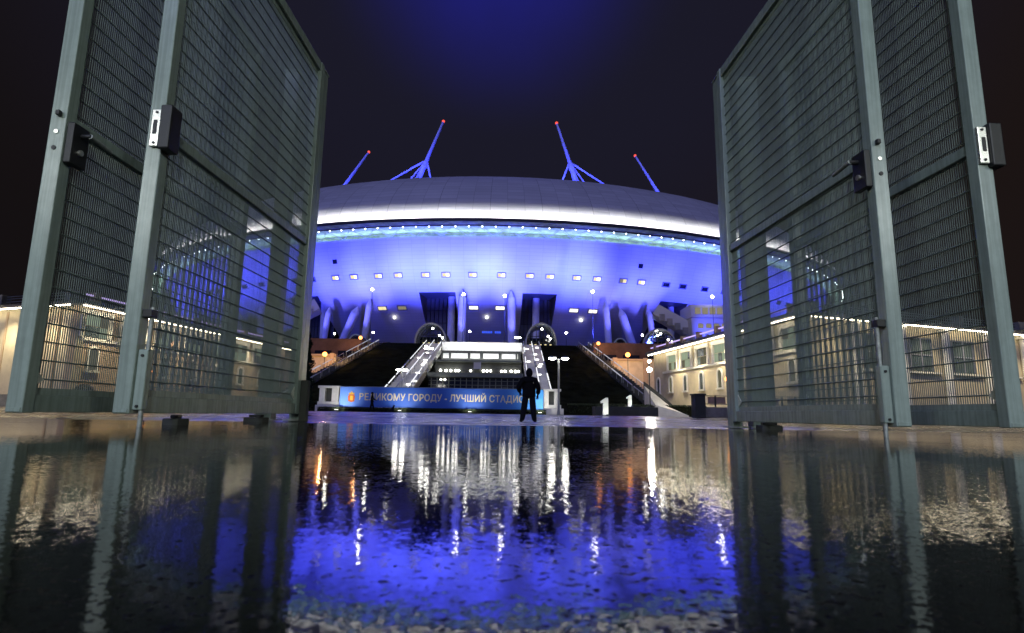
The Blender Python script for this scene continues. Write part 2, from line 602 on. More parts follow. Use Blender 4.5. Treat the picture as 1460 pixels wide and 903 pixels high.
def lines(segs):
    out = []
    for a, b_, n in segs:
        out += [a + (b_ - a) * i / n for i in range(n)]
    out.append(segs[-1][1])
    return out
gx = lines([(-700, -60, 12), (-60, -8, 26), (-8, 8, 110), (8, 60, 26), (60, 700, 12)])
gy = lines([(-60, -2, 12), (-2, 6, 100), (6, 60, 60), (60, 400, 14), (400, 1500, 8)])
M_ = MB()
M_.v = [(x, y, gz(x, y)) for y in gy for x in gx]
nx = len(gx)
M_.f = [(j * nx + i, j * nx + i + 1, (j + 1) * nx + i + 1, (j + 1) * nx + i) for j in range(len(gy) - 1) for i in range(nx - 1)]
M_.build('ground', 'asphalt_wet', smooth=True, kind='structure')
M_ = MB()
M_.add([(-9, -4, 0), (9, -4, 0), (9, 4.25, 0), (-9, 4.25, 0)], [(0, 1, 2, 3)])
M_.build('water', 'puddle_water', kind='structure')

AX = -5.5       # the stadium's axis

# ---------------------------------------------------------------- embankment and podium
slope = lambda y: 13.2 * (y - 68.0) / 44.0
def outer_dx(s, y):      # the outer stairs splay towards their foot
    f = (y - 68.0) / 44.0
    return (18.0 + 4.6 * (1 - f)) if s > 0 else (19.4 + 3.0 * (1 - f))
for side, s in (('left', -1), ('right', 1)):
    M_ = MB()
    x0 = AX + s * 11.0
    # front skirt follows the slope, outer edge runs down to the ground
    n = 14
    rows = []
    for j in range(n + 1):
        y = 66 + 46.5 * j / n
        z = max(0.0, slope(y))
        x1 = AX + s * outer_dx(s, y)
        rows.append([(x0 + (x1 - x0) * i / 8, y, z + (0.12 * noise.noise(Vector((i * 0.9, y * 0.3, s))) if 0 < j < n else 0)) for i in range(9)])
    M_.v = [p for r in rows for p in r]
    M_.f = [(j * 9 + i, j * 9 + i + 1, (j + 1) * 9 + i + 1, (j + 1) * 9 + i) for j in range(n) for i in range(8)]
    M_.build('embankment_' + side, 'turf', kind='structure')
M_ = MB()
M_.box(-190, AX - 7.6, 112.0, 420, 0.06, 13.2)
M_.box(AX + 7.6, 190, 112.0, 420, 0.06, 13.2)
M_.box(AX - 7.6, AX + 7.6, 113.5, 420, 0.06, 13.2)
M_.build('podium', 'concrete_dark', kind='structure')

# ---------------------------------------------------------------- stadium
CX, CY = AX, 272.0
stad = thing('stadium', 'huge round stadium glowing blue with a white ring under its domed roof and four masts', 'stadium', (CX, CY, 13.2))
PROF = [(116.0, 13.2), (118.5, 17.0), (122.5, 21.0), (127.0, 25.0), (131.5, 29.5), (133.2, 31.2), (134.6, 33.2), (136.4, 37.0), (137.4, 39.5), (138.0, 41.7)]
def rz_(z):
    for (r0, z0), (r1, z1) in zip(PROF[:-1], PROF[1:]):
        if z <= z1:
            return r0 + (r1 - r0) * (z - z0) / (z1 - z0)
    return PROF[-1][0]
def pol(a, r, z):
    return (CX + r * math.sin(R(a)), CY - r * math.cos(R(a)), z)
NOTCH = [(-7.75, -3.75), (3.5, 7.25), (-24.0, -20.0), (19.5, 23.25)]
def ring(prof, a0, a1, da, skip=None, close=False):
    mb = MB(); mb.uv = []
    n = int(round((a1 - a0) / da))
    L = [0.0]
    for (r0, z0), (r1, z1) in zip(prof[:-1], prof[1:]):
        L.append(L[-1] + math.hypot(r1 - r0, z1 - z0))
    k = len(prof)
    for i in range(n + 1):
        a = a0 + da * i
        for j, (r, z) in enumerate(prof):
            mb.v.append(pol(a, r, z)); mb.uv.append((R(a) * 138, L[j]))
    for i in range(n):
        am = a0 + da * (i + 0.5)
        for j in range(k - 1):
            if skip and skip(am, j):
                continue
            mb.f.append((i * k + j, (i + 1) * k + j, (i + 1) * k + j + 1, i * k + j + 1))
    return mb
facade = ring(PROF, -90, 90, 0.25, lambda a, j: j < 4 and any(p < a < q for p, q in NOTCH)).build('facade', 'facade_sheet', stad, smooth=True)
ring(PROF, 90, 270, 3).build('facade_rear', 'facade_sheet', stad, smooth=True)

# dark glazed stair openings in the lower facade
for p, q in NOTCH:
    rec = ring([(116, 13.2), (124.0, 13.3), (124.0, 29.4), (131.4, 29.46)], p, q, (q - p) / 8).build('stair_opening', 'recess_wall', stad)
    M_ = MB()
    for a in (p, q):
        A = [pol(a, 116, 13.2), pol(a, 118.5, 17), pol(a, 122.5, 21), pol(a, 127, 25), pol(a, 131.5, 29.5), pol(a, 124, 29.4)]
        M_.add(A, [tuple(range(6))])
    M_.build('reveal', 'frame_grey', rec)
    M_ = MB()
    for i in range(1, 8):
        a = p + (q - p) * i / 8
        M_.tube(pol(a, 124.15, 13.3), pol(a, 124.15, 29.4), 0.09, n=4)
    for z in (16.5, 19.7, 22.9, 26.1):
        for i in range(8):
            M_.tube(pol(p + (q - p) * i / 8, 124.15, z), pol(p + (q - p) * (i + 1) / 8, 124.15, z), 0.08, n=4)
    M_.build('mullion_grid', 'mullion', rec, kind='stuff')
    ca = (q - 0.75) if p < -5 or p > 10 else (q - 2.0)
    M_ = MB().tube(pol(ca, 126.0, 13.3), pol(ca, 126.6, 29.3), 1.0, 0.9, 12)
    M_.build('inner_column', 'column_white', rec, smooth=True)

# roof: sub-roof shell, cladding segments with open joints
RP = [(142.0, 43.5), (142.25, 44.4), (142.2, 45.6), (141.8, 47.0), (140.8, 49.0), (138.8, 51.8), (135.6, 55.2), (132.0, 58.3), (128.0, 61.0), (123.0, 63.3), (117.0, 65.2), (108.0, 67.4), (95.0, 69.6), (80.0, 71.2), (60.0, 72.4)]
RPi = [(r - 0.35, z - 0.3) for r, z in RP]
ring(RPi, -180, 180, 3).build('roof_shell', 'subroof', stad, smooth=True)
seg = 5.0
ra = -90.0
while ra < 89.9:
    ring(RP[:11], ra + 0.006, ra + seg - 0.006, (seg - 0.012) / 6).build('roof_panel', 'roof_sheet', stad, smooth=True)
    ra += seg
ring(RP[10:], -180, 180, 3).build('roof_crown', 'roof_sheet', stad, smooth=True)
ring(RP[:11], 90, 270, 3).build('roof_rear', 'roof_sheet', stad, smooth=True)
# lip ledge with the light line on it, dark soffit behind
ring([(144.3, 43.46), (144.6, 43.42), (144.66, 44.12), (144.5, 44.12), (144.45, 43.78), (142.1, 43.77)], -90, 90, 1.0).build('roof_lip', 'soffit', stad)
ring([(133.5, 43.48), (144.28, 43.46)], -90, 90, 1.0).build('gallery_ceiling', 'gallery_wall', stad)
ring([(143.9, 43.86), (144.3, 43.86), (144.3, 44.0), (143.9, 44.0), (143.9, 43.86)], -72, 72, 1.5).build('light_line', 'roof_led', stad)
# open gallery between bowl and roof
ring([(138.0, 41.7), (137.9, 41.42), (136.4, 41.44), (135.6, 43.45)], -90, 90, 1.0).build('gallery_wall', 'gallery_wall', stad)
ring([(137.1, 41.5), (137.5, 41.5), (137.5, 41.58), (137.1, 41.58), (137.1, 41.5)], -72, 72, 1.5).build('gallery_fill_strip', 'gallery_fill_strip', stad)  # glowing strip hidden behind the bowl edge, added to light the gallery ceiling
lamp_me = MB().ball((0, 0, 0), 0.15, nu=8, nv=6).mesh('gallery_lamp', 'gallery_lamp', smooth=True)
a = -66.0
while a < 66:
    p = Vector(pol(a, 141.2, 43.2)) - stad.location
    inst('gallery_lamp', lamp_me, stad, loc=p)
    a += 1.28
br = []
for i in range(3):
    br.append(i)
a = -62.0
k = 0
while a < 62:
    M_ = MB()
    lo, hi = pol(a, 138.2, 41.75), pol(a + 1.3, 140.8, 43.4)
    lo2 = pol(a + 2.6, 138.2, 41.75)
    M_.tube(lo, hi, 0.085, n=4); M_.tube(hi, lo2, 0.085, n=4)
    M_.tube(lo, lo2, 0.06, n=4)
    M_.tube(pol(a, 138.15, 42.45), pol(a + 2.6, 138.15, 42.45), 0.045, n=4)
    M_.build('truss_brace', 'truss_steel', stad)
    a += 2.6; k += 1

# facade windows: frame ring with panes set back in it
def facade_matrix(a, z):
    r = rz_(z)
    n = Vector((math.sin(R(a)), -math.cos(R(a)), 0))
    tdir = Vector((math.cos(R(a)), math.sin(R(a)), 0))
    dz = 0.8
    up = (n * (rz_(z + dz) - rz_(z - dz)) + Vector((0, 0, 2 * dz))).normalized()
    nn = tdir.cross(up).normalized()
    m4 = Matrix((tdir, up, nn)).transposed().to_4x4()
    m4.translation = Vector(pol(a, r, z)) - stad.location
    return m4
def win_meshes(w, h, d=0.2, b=0.1):
    fr = MB()
    for s in (-1, 1):
        fr.box(s * w / 2 - b, s * w / 2 + b, -h / 2 - b, h / 2 + b, -0.35, d)
        fr.box(-w / 2 + b, w / 2 - b, s * h / 2 - b, s * h / 2 + b, -0.35, d)
    f_ = fr.mesh('window', 'frame_grey')
    half = lambda x0, x1, mt: MB().box(x0, x1, -h / 2 + b, h / 2 - b, -0.3, 0.1).mesh('pane', mt)
    return f_, {mt: (half(-w / 2 + b, -0.04, mt), half(0.04, w / 2 - b, mt)) for mt in ('pane_warm', 'pane_white', 'pane_dim', 'dark_glass')}
fw, fp = win_meshes(2.0, 1.15)
WA = [-19.91, -16.88, -14.67, -11.84, -9.65, -6.7, -4.56, -1.78, 1.19, 4.1, 6.22, 9.06, 11.27, 14.2, 16.34, 19.36, 21.55, 24.58, 27.57, 29.8, 32.8, 35, 38, 40.2, -22.1, -25, -27.2, -30.1, -32.3, -35.2, -37.4]
for a in WA:
    m4 = facade_matrix(a, 33.2)
    w = inst('window', fw, stad, m4)
    dark = a > 18.5 or a < -19
    rnd = random.random()
    l = 'dark_glass' if dark else ('pane_warm' if rnd < 0.7 else 'pane_dim')
    r = 'dark_glass' if dark else ('pane_white' if rnd < 0.8 else 'pane_warm')
    inst('pane', fp[l][0], w); inst('pane', fp[r][1], w)
fw2, fp2 = win_meshes(2.4, 1.25)
for a, kind in [(-12.47, 1), (-10.07, 0), (-1.86, 2), (1.11, 2), (9.48, 2), (11.74, 2), (-28, 0), (-25.8, 0), (27, 2), (29.2, 0)]:
    m4 = facade_matrix(a, 26.3)
    w = inst('window', fw2, stad, m4)
    mt = ('pane_dim', 'pane_warm', 'pane_white')[kind]
    inst('pane', fp2[mt][0], w); inst('pane', fp2[mt][1], w)
hatch = MB().box(-0.6, 0.6, -0.55, 0.55, -0.4, 0.12).mesh('hatch', 'dark_glass', bevel=0.05)
for a in (-16.6, 15.9):
    inst('hatch', hatch, stad, facade_matrix(a, 36.9))
for a in (-11.3, -0.4, 10.6):
    m4 = facade_matrix(a, 24.3)
    o = inst('wall_lamp', MB().ball((0, 0, 0.35), 0.3, nu=8, nv=6).mesh('wall_lamp', 'lamp_small', smooth=True), stad, m4)
    inst('bracket', MB().box(-0.1, 0.1, -0.1, 0.1, -0.2, 0.2).mesh('bracket', 'mullion'), o)
# small luminous sign line
sg = MB()
for i in range(9):
    if i != 5:
        sg.box(-2.4 + i * 0.55, -2.4 + i * 0.55 + 0.42, -0.3, 0.3, -0.2, 0.12)
inst('sign_board', sg.mesh('sign_board', 'sign_blue'), stad, facade_matrix(0.1, 20.9))

# columns in front of the bowl
def column(p, q, r0, r1, name='column'):
    mb = MB()
    p, q = Vector(p), Vector(q)
    d = (q - p)
    prev = None
    N = 9
    for i in range(N):
        t0, t1 = i / N, (i + 1) / N
        def rad(t_):
            base = r0 + (r1 - r0) * t_
            return base * (1 if t_ < 0.86 else math.sqrt(max(0.02, 1 - ((t_ - 0.86) / 0.14) ** 2)))
        mb.tube(p + d * t0, p + d * t1, rad(t0), rad(t1), 16, cap=(i in (0, N - 1)))
    return mb.build(name, 'column_white', stad, smooth=True)
COLS = [((-2.93, 131.5, 13.2), (-2.88, 132.6, 29.8), 1.25, 1.15), ((2.5, 131.5, 13.2), (2.25, 132.6, 29.8), 1.25, 1.15),
        ((-14.3, 130, 13.2), (-13.18, 132, 27.9), 1.05, 0.95), ((-18.0, 129, 13.2), (-14.64, 132, 26.1), 1.25, 1.2), ((-19.6, 130, 13.2), (-18.16, 132, 26.4), 1.0, 0.9),
        ((13.5, 130, 13.2), (12.61, 132, 28.4), 1.05, 0.95), ((17.2, 129, 13.2), (14.32, 132, 26.6), 1.25, 1.2), ((19.1, 130, 13.2), (17.83, 132, 27.1), 1.0, 0.9),
        ((-29, 130, 13.2), (-28.5, 132, 28), 1.1, 1.0), ((-33, 130, 13.2), (-32.5, 132, 27), 1.1, 1.0), ((29.5, 130, 13.2), (29, 132, 28), 1.1, 1.0), ((33.5, 130, 13.2), (33, 132, 27), 1.1, 1.0)]
for p, q, r0, r1 in COLS:
    column(pol(*p), pol(*q), r0 * 0.84, r1 * 0.84)

# covered stairs leaning out of the side openings
def prism_between(a, b_, w, h, name, mat, parent):
    a, b_ = Vector(a), Vector(b_)
    d = (b_ - a).normalized()
    sd = Vector((0, 1, 0)) - d * d.y
    sd.normalize()
    up = d.cross(sd)
    if up.z < 0:
        up = -up
    P = []
    for e in (-h / 2, h / 2):
        for c, s in ((a, -1), (b_, -1), (b_, 1), (a, 1)):
            P.append(c + sd * (s * w / 2) + up * e)
    return MB().hexa(P).build(name, mat, parent)
for s in (-1, 1):
    e = prism_between((AX + s * 36.5, 124.0, 22.4), (AX + s * 47.0, 121.0, 15.5), 4.0, 2.4, 'covered_stair', 'facade_sheet', stad)
    for i in range(7):
        tt = (i + 0.5) / 7
        c = Vector((AX + s * 36.5, 124.0, 22.4)).lerp(Vector((AX + s * 47.0, 121.0, 15.5)), tt)
        MB().box(c.x - 0.55, c.x + 0.55, c.y - 2.5, c.y - 2.06, c.z - 1.9, c.z - 0.5).build('stair_block', 'concrete', e)

# masts with their guys
def mast(base, tip, struts, r0=0.82):
    b_, t_ = Vector(base), Vector(tip)
    mb = MB()
    mb.tube(b_, b_.lerp(t_, 0.38), r0 * 1.25, r0 * 0.9, 12)
    mb.tube(b_.lerp(t_, 0.36), b_.lerp(t_, 0.42), r0 * 1.15, r0 * 1.05, 12)
    mb.tube(b_.lerp(t_, 0.38), t_, r0 * 0.78, r0 * 0.42, 12)
    o = mb.build('mast', 'mast_paint', stad, smooth=True)
    MB().ball(t_ + (t_ - b_).normalized() * 0.4, 0.5, nu=10, nv=6).build('warning_light', 'warn_red', o, smooth=True)
    for (f, q) in struts:
        MB().tube(b_.lerp(t_, f), q, 0.32, 0.28, 8).build('strut', 'mast_paint', o, smooth=True)
    return o
mast((-31.3, 170, 66.0), (-23.9, 180, 95.2), [(0.46, (-46.5, 170, 65)), (0.44, (-37.5, 172, 65)), (0.46, (-24.3, 170, 65)), (0.3, (-33, 164, 64))])
mast((20.6, 170, 66.0), (13.9, 180, 95.2), [(0.46, (35.5, 170, 65)), (0.44, (26.5, 172, 65)), (0.46, (12.6, 170, 65)), (0.3, (22, 164, 64))])
mast((-66.5, 193, 66.0), (-54.5, 204, 95.2), [(0.2, (-78, 193, 64))])
mast((56.5, 193, 66.0), (45.1, 204, 95.4), [(0.2, (66, 193, 64))])

# stadium lighting: the blue floods that stand on the podium and on the roof
BLUE = (0.056, 0.070, 1.0)
flood_me = MB().box(-0.45, 0.45, -0.3, 0.3, 0.0, 0.55).mesh('floodlight', 'mullion', bevel=0.04)
def flood(pos, aim, power, col, size, blend=0.9, radius=0.35, name='floodlight'):
    o = inst(name, flood_me, stad, loc=Vector(pos) - stad.location)
    d = bpy.data.lights.new('flood_beam', 'SPOT')
    d.energy = power; d.color = col; d.spot_size = R(size); d.spot_blend = blend; d.shadow_soft_size = radius
    l = bpy.data.objects.new('flood_beam', d)
    COL.objects.link(l)
    l.parent = o
    l.location = (0, 0, 0.75)
    v = Vector(aim) - (Vector(pos) + Vector((0, 0, 0.75)))
    l.rotation_euler = v.to_track_quat('-Z', 'Y').to_euler()
    return o
FA = [-2.3, 2.4, -7.2, 8.6, 12.4, -11.8, -16.2, 17.0, -21.5, 22.5, -27, 28, -33, 34, -40, 41, -48, 49]
FP = [0.88, 0.95, 0.9, 0.9, 0.9, 0.6, 0.48, 0.75, 0.5, 0.6, 0.6, 0.6, 0.6, 0.6, 0.6, 0.6, 0.5, 0.5]
for a, pw in zip(FA, FP):
    fr_ = 149.0 if (14 < a < 20 or -18 < a < -15) else 158.2
    flood(pol(a, fr_, 13.2), pol(a, 135.0, 35.0), 330000 * pw * (0.62 if fr_ < 150 else 1.0), BLUE, 46, 1.0)
for a, pw in ((-2.0, 0.7), (2.6, 0.85), (-7.4, 0.7), (8.8, 0.8), (12.8, 0.7), (-13, 0.35)):
    flood(pol(a + 0.5, 158.2, 13.2), pol(a, 134.9, 34.0), 50000 * pw, (0.2, 0.3, 1.0), 32, 1.0)
for a in (-17.5, -8.5, -0.2, 9.5, 16):  # low fill beams, added to lift the lower facade
    flood(pol(a, 150.5, 13.2), pol(a, 129.0, 27.0), 8500, (0.035, 0.045, 1.0), 70, 1.0)
for p, q, r0, r1 in COLS[:8]:
    flood(pol(p[0], 137.5, 13.2), pol(q[0], 133.0, 26.0), 20000, (0.12, 0.12, 1.0), 40, 0.9, 0.2)
def roof_z(x, y):
    r = math.hypot(x - CX, y - CY)
    for (r0, z0), (r1, z1) in zip(RP[:-1], RP[1:]):
        if r0 >= r >= r1:
            return z0 + (z1 - z0) * (r0 - r) / (r0 - r1)
    return 72.5
for bx, by, tx, ty, pw in ((-31.3, 170, -23.9, 180, 15000), (20.6, 170, 13.9, 180, 15000), (-70, 193, -54.5, 204, 22000), (59.5, 193, 45.1, 204, 22000)):
    for dx, dy in ((8 if bx < AX else -8, -9), (-9 if bx < AX else 9, -8)):
        z = roof_z(bx + dx, by + dy) + 0.1
        flood((bx + dx, by + dy, z), ((bx + tx) / 2, (by + ty) / 2, 83), pw * 2.6, (0.035, 0.05, 1.0), 75, 0.8, 0.3, 'mast_floodlight')
flood((38.0, 114.5, 13.2), (43, 119, 20), 9000, BLUE, 100, 1.0)
flood((-44.0, 114.5, 13.2), (-48, 121, 20), 9000, BLUE, 100, 1.0)

# ---------------------------------------------------------------- entrance vaults at the podium edge
vc = bpy.data.meshes.new  # (kept short below)
def vault(x, y, w, h, length, label, rot=0.0, lit=True):
    t_ = thing('entrance_canopy', label, 'canopy', (x, y, 13.2), rot, 'glazed entrance vaults')
    N = 14
    arc = [(-w / 2 * math.cos(math.pi * i / N), h * math.sin(math.pi * i / N) ** 0.85) for i in range(N + 1)]
    mb = MB()
    for (a0, z0), (a1, z1) in zip(arc[:-1], arc[1:]):
        mb.add([(a0, 0, z0), (a1, 0, z1), (a1, length, z1), (a0, length, z0)], [(0, 1, 2, 3)])
    mb.build('glass_shell', 'vault_glass', t_, local=True, smooth=True)
    nr = 5
    for k in range(nr):
        yy = length * k / (nr - 1)
        rb = MB().path([(a_ * 1.01, yy, z_ * 1.01) for a_, z_ in arc], 0.17 if k == 0 else 0.09, 6)
        rb.build('arch_rib', 'truss_steel' if k == 0 else 'mullion', t_, local=True)
    gm = MB()
    for i in range(-3, 4):
        xx = i * w / 8
        gm.tube((xx, length * 0.55, 0), (xx, length * 0.55, h * math.sqrt(max(0.02, 1 - (2 * xx / w) ** 2))), 0.07, n=4)
    for zz in (1.3, 2.6):
        ww = w / 2 * math.sqrt(max(0.05, 1 - (zz / h) ** 2))
        gm.tube((-ww, length * 0.55, zz), (ww, length * 0.55, zz), 0.07, n=4)
    gm.build('door_grid', 'mullion', t_, local=True)
    MB().box(-w / 2 * 0.97, w / 2 * 0.97, length * 0.56, length * 0.58, 0.02, h * 0.5).build('door_glass', 'dark_glass', t_, local=True)
    if lit:
        for xx, yy, zz in ((0.2, 1.2, h * 0.8), (w * 0.25, 2.0, h * 0.5), (w * 0.33, 3.0, h * 0.42)):
            MB().ball((xx, yy, zz), 0.2, nu=8, nv=6).build('ceiling_lamp', 'arch_lamp', t_, local=True)
        for i in range(5):
            MB().box(-w * 0.36 + i * w * 0.17, -w * 0.36 + i * w * 0.17 + 0.42, length * 0.5, length * 0.52, 0.5, 0.95).build('door_lamp', 'pane_warm', t_, local=True)
    return t_
vault(-15.9, 113.3, 6.0, 4.2, 9.0, 'glazed barrel-vault entrance at the top of the left bright stair')
vault(5.8, 113.3, 6.0, 4.5, 9.0, 'glazed barrel-vault entrance above the dark slope behind the double lamp post')
vault(-33.6, 124.5, 3.4, 3.2, 5.0, 'small blue-lit arched entrance between the leaning columns on the left', lit=False)
vault(23.4, 124.5, 3.4, 3.2, 5.0, 'small blue-lit arched entrance between the leaning columns on the right', lit=False)
vault(29.0, 113.5, 6.2, 3.8, 8.0, 'dark arched canopy above the roof of the right pavilion', rot=R(-20))

# side block with a window strip behind the right pavilion
t_ = thing('side_block', 'blue-lit block with a pale window strip on the podium above the right pavilion roof', 'building', (42.5, 121, 13.2))
MB().box(36.9, 49.5, 118, 125, 13.2, 20.2).build('lower_wall', 'facade_sheet', t_)
MB().box(36.7, 49.7, 117.8, 125.2, 20.25, 22.9).build('upper_wall', 'facade_sheet', t_)
for i in range(7):
    MB().box(37.6 + i * 1.5, 38.75 + i * 1.5, 117.7, 117.78, 20.9, 22.2).build('window', 'pane_dim', t_)
for i in range(6):
    MB().box(38.2 + i * 1.6, 39.3 + i * 1.6, 117.9, 117.98, 18.0, 18.9).build('window', 'pane_dim', t_)

# ---------------------------------------------------------------- terrace building between the stairs
tb = thing('terrace_building', 'stepped terrace building with bright white top storey between the two lit stairs', 'building', (AX, 90, 0.05))
W = 7.2
MB().box(AX - W, AX + W, 90.0, 113.0, 0.05, 5.5).build('ground_storey', 'concrete_dark', tb)
MB().box(AX - W - 0.2, AX + W + 0.2, 89.6, 113.0, 5.53, 6.2).build('parapet', 'terrace_green', tb)
MB().box(AX - W, AX + W, 97.0, 113.1, 6.23, 8.45).build('middle_storey', 'concrete_dark', tb)
MB().box(AX - W - 0.1, AX + W + 0.1, 96.4, 113.1, 8.48, 8.8).build('cornice', 'terrace_green', tb)
MB().box(AX - W, AX + W, 105.0, 113.2, 8.83, 11.25).build('upper_storey', 'concrete_dark', tb)
for xa_, xb_ in ((-6.8, -5.8), (-5.4, -2.4), (-1.9, -0.2), (0.4, 3.2), (3.7, 6.7)):
    MB().box(AX + xa_, AX + xb_, 104.9, 104.98, 9.85, 10.75).build('lit_panel', 'stone_white', tb)
MB().box(AX - W - 0.3, AX + W + 0.3, 108.6, 113.3, 11.55, 13.25).build('top_fascia', 'stone_white', tb)
MB().box(AX - W, AX + W, 106.5, 106.8, 11.3, 11.4).build('light_strip', 'terrace_led', tb)
MB().box(AX - W, AX + W, 103.6, 103.85, 8.9, 9.0).build('light_strip', 'terrace_led', tb)
for i, x in enumerate((-5.6, -2.1, 0.1, 3.6, 6.4, -7.0)):
    MB().box(AX + x - 0.16, AX + x + 0.16, 104.6, 104.97, 8.84, 11.2).build('post', 'concrete_dark', tb)
for i in range(16):
    x = AX - W + 0.45 + i * (2 * W - 0.9) / 15
    MB().box(x - 0.06, x + 0.06, 89.85, 89.98, 0.5, 5.4).build('mullion', 'terrace_green', tb)
for z in (2.2, 4.3, 4.95):
    MB().box(AX - W, AX + W, 89.88, 89.96, z, z + 0.07).build('transom', 'terrace_green', tb)
MB().box(AX - W + 0.1, AX + W - 0.1, 89.97, 89.995, 0.5, 5.4).build('glazing', 'dark_glass', tb)
for x in (-6.2, -5.3, -4.5, -3.7, -3.2, -1.2, 0.9, 1.5, 2.1, 3.9, 4.5, 5.5, 6.2, 6.7):
    MB().ball((AX + x, 96.6, 7.0 + 0.05 * random.random()), 0.19, nu=8, nv=6).build('lamp', 'arch_lamp' if random.random() < 0.7 else 'lamp_small', tb)
for x in (-5.2, -4.6):
    MB().ball((AX + x, 89.3, 5.1), 0.16, nu=8, nv=6).build('lamp', 'lamp_small', tb)
MB().box(AX - 0.7, AX + 0.5, 96.0, 96.3, 7.3, 8.4).build('banner_panel', 'facade_sheet', tb)

# ---------------------------------------------------------------- stairs
def stair(xa, xb, y0, y1, label, rails, rail_mat, nst=40, name='stair', lean=0.0):
    t_ = thing(name, label, 'stair', ((xa + xb) / 2, y0, 0.05), 0, 'stairs up the embankment')
    mb = MB()
    z0, z1 = max(0.06, slope(y0)), 13.2
    poly = []
    for i in range(nst):
        ya, yb = y0 + (y1 - y0) * i / nst, y0 + (y1 - y0) * (i + 1) / nst
        zz = z0 + (z1 - z0) * (i + 1) / nst
        sh = lean * (1 - (i + 0.5) / nst)
        mb.box(xa + sh, xb + sh, ya, yb + 0.3, zz - 1.0, zz)
    mb.build('steps', 'stone_white' if rail_mat == 'rail_glow' else 'concrete_dark', t_, kind='stuff')
    for x in rails:
        s0 = 0.02
        while s0 < 0.96:
            s1 = min(0.97, s0 + random.uniform(0.05, 0.13))
            pa = Vector((x + lean * (1 - s0), y0 + (y1 - y0) * s0, z0 + (z1 - z0) * s0 + 1.0))
            pb = Vector((x + lean * (1 - s1), y0 + (y1 - y0) * s1, z0 + (z1 - z0) * s1 + 1.0))
            h = MB().tube(pa, pb, random.uniform(0.05, 0.1), n=6).build('handrail', rail_mat if random.random() < 0.72 else 'pole_grey', t_)  # most pieces glow in place of lamplight
            for k in range(3):
                c = pa.lerp(pb, k / 2)
                MB().tube((c.x, c.y, c.z - 1.0), (c.x, c.y, c.z - 0.08), 0.04, n=4).build('rail_post', 'pole_grey', h)
            s0 = s1 + random.uniform(0.008, 0.03)
    if rail_mat == 'rail_glow':
        for q in (0.06, 0.1, 0.14, 0.19, 0.24, 0.36, 0.5, 0.54, 0.59, 0.63, 0.74, 0.86, 0.9):  # glowing boxes added for bright patches on the stair
            c = Vector(((xa + xb) / 2 + random.uniform(-1.3, 1.3), y0 + (y1 - y0) * q, z0 + (z1 - z0) * q + 0.35))
            MB().box(c.x - 0.24, c.x + 0.24, c.y - 0.1, c.y + 0.1, c.z - 0.06, c.z + 0.06).build('step_glow_box', 'step_glow', t_)
    return t_
stair(AX - 10.9, AX - 7.6, 72, 112, 'brightly lit stair left of the terrace building', (AX - 10.7, AX - 9.3, AX - 7.8), 'rail_glow')
stair(AX + 7.6, AX + 10.9, 72, 112, 'brightly lit stair right of the terrace building', (AX + 7.8, AX + 9.3, AX + 10.7), 'rail_glow')
stair(AX - 21.6, AX - 19.4, 68, 112, 'narrow outer stair along the left edge of the dark slope', (AX - 21.4, AX - 19.6), 'rail_glow_dim', lean=-3.0)
stair(AX + 18.0, AX + 20.2, 68, 112, 'narrow outer stair along the right edge of the dark slope', (AX + 18.2, AX + 20.0), 'rail_glow_dim', lean=4.6)

# ---------------------------------------------------------------- retaining walls left and right of the slope
for s, nm in ((-1, 'left'), (1, 'right')):
    xa, xb = AX + s * (20.4 if s > 0 else 21.8), AX + s * 60
    x0, x1 = min(xa, xb), max(xa, xb)
    t_ = thing('retaining_wall', 'beige lower retaining wall beside the %s outer stair' % nm, 'wall', ((xa + xb) / 2, 96, 0.05))
    MB().box(x0 + (1.6 if s > 0 else 0), x1 - (0 if s > 0 else 1.6), 96.0, 105.0, 0.05, 9.0).build('wall', 'wall_beige', t_)
    MB().box(x0 + (1.6 if s > 0 else 0), x1 - (0 if s > 0 else 1.6), 95.7, 96.6, 9.03, 9.35).build('coping', 'wall_tan', t_)
    for k in range(6):
        x = xa + s * (2.2 + 5 * k)
        MB().box(x - 0.35, x + 0.35, 95.6, 95.98, 0.05, 9.5).build('pier', 'wall_tan', t_)
    t_ = thing('upper_wall', 'reddish brown upper wall with dark slots above the %s retaining wall' % nm, 'wall', ((xa + xb) / 2, 105, 9.0))
    MB().box(x0, x1, 105.2, 111.9, 9.02, 13.1).build('wall', 'wall_brown', t_)
    for k in range(5):
        x = xa + s * (2.6 + 4.2 * k)
        MB().box(x - 1.5, x + 1.5, 105.08, 105.18, 9.9, 10.9).build('slot', 'dark_glass', t_)

# curved white ramp at the foot of the right outer stair
t_ = thing('ramp', 'curved brightly lit white ramp beside the right pavilion', 'ramp', (16.0, 62, 0.05))
N = 12
prof = []
for i in range(N + 1):
    f = i / N
    prof.append((14.9 + 3.4 * f, 0.5 + 2.9 * (1 - f) ** 0.85))
mb = MB()
for (xa, za), (xb, zb_) in zip(prof[:-1], prof[1:]):
    mb.hexa([(xa, 60.5, 0.03), (xb, 60.5, 0.03), (xb, 65.5, 0.03), (xa, 65.5, 0.03), (xa, 60.5, za * 0.35), (xb, 60.5, zb_ * 0.35), (xb, 65.5, zb_), (xa, 65.5, za)])
mb.build('ramp_slab', 'stone_white', t_)
mb = MB()
for (xa, za), (xb, zb_) in zip(prof[:-1], prof[1:]):
    mb.hexa([(xa, 65.52, 0.03), (xb, 65.52, 0.03), (xb, 65.8, 0.03), (xa, 65.8, 0.03), (xa, 65.52, za + 0.5), (xb, 65.52, zb_ + 0.5), (xb, 65.8, zb_ + 0.5), (xa, 65.8, za + 0.5)])
mb.build('ramp_wall', 'concrete_dark', t_)

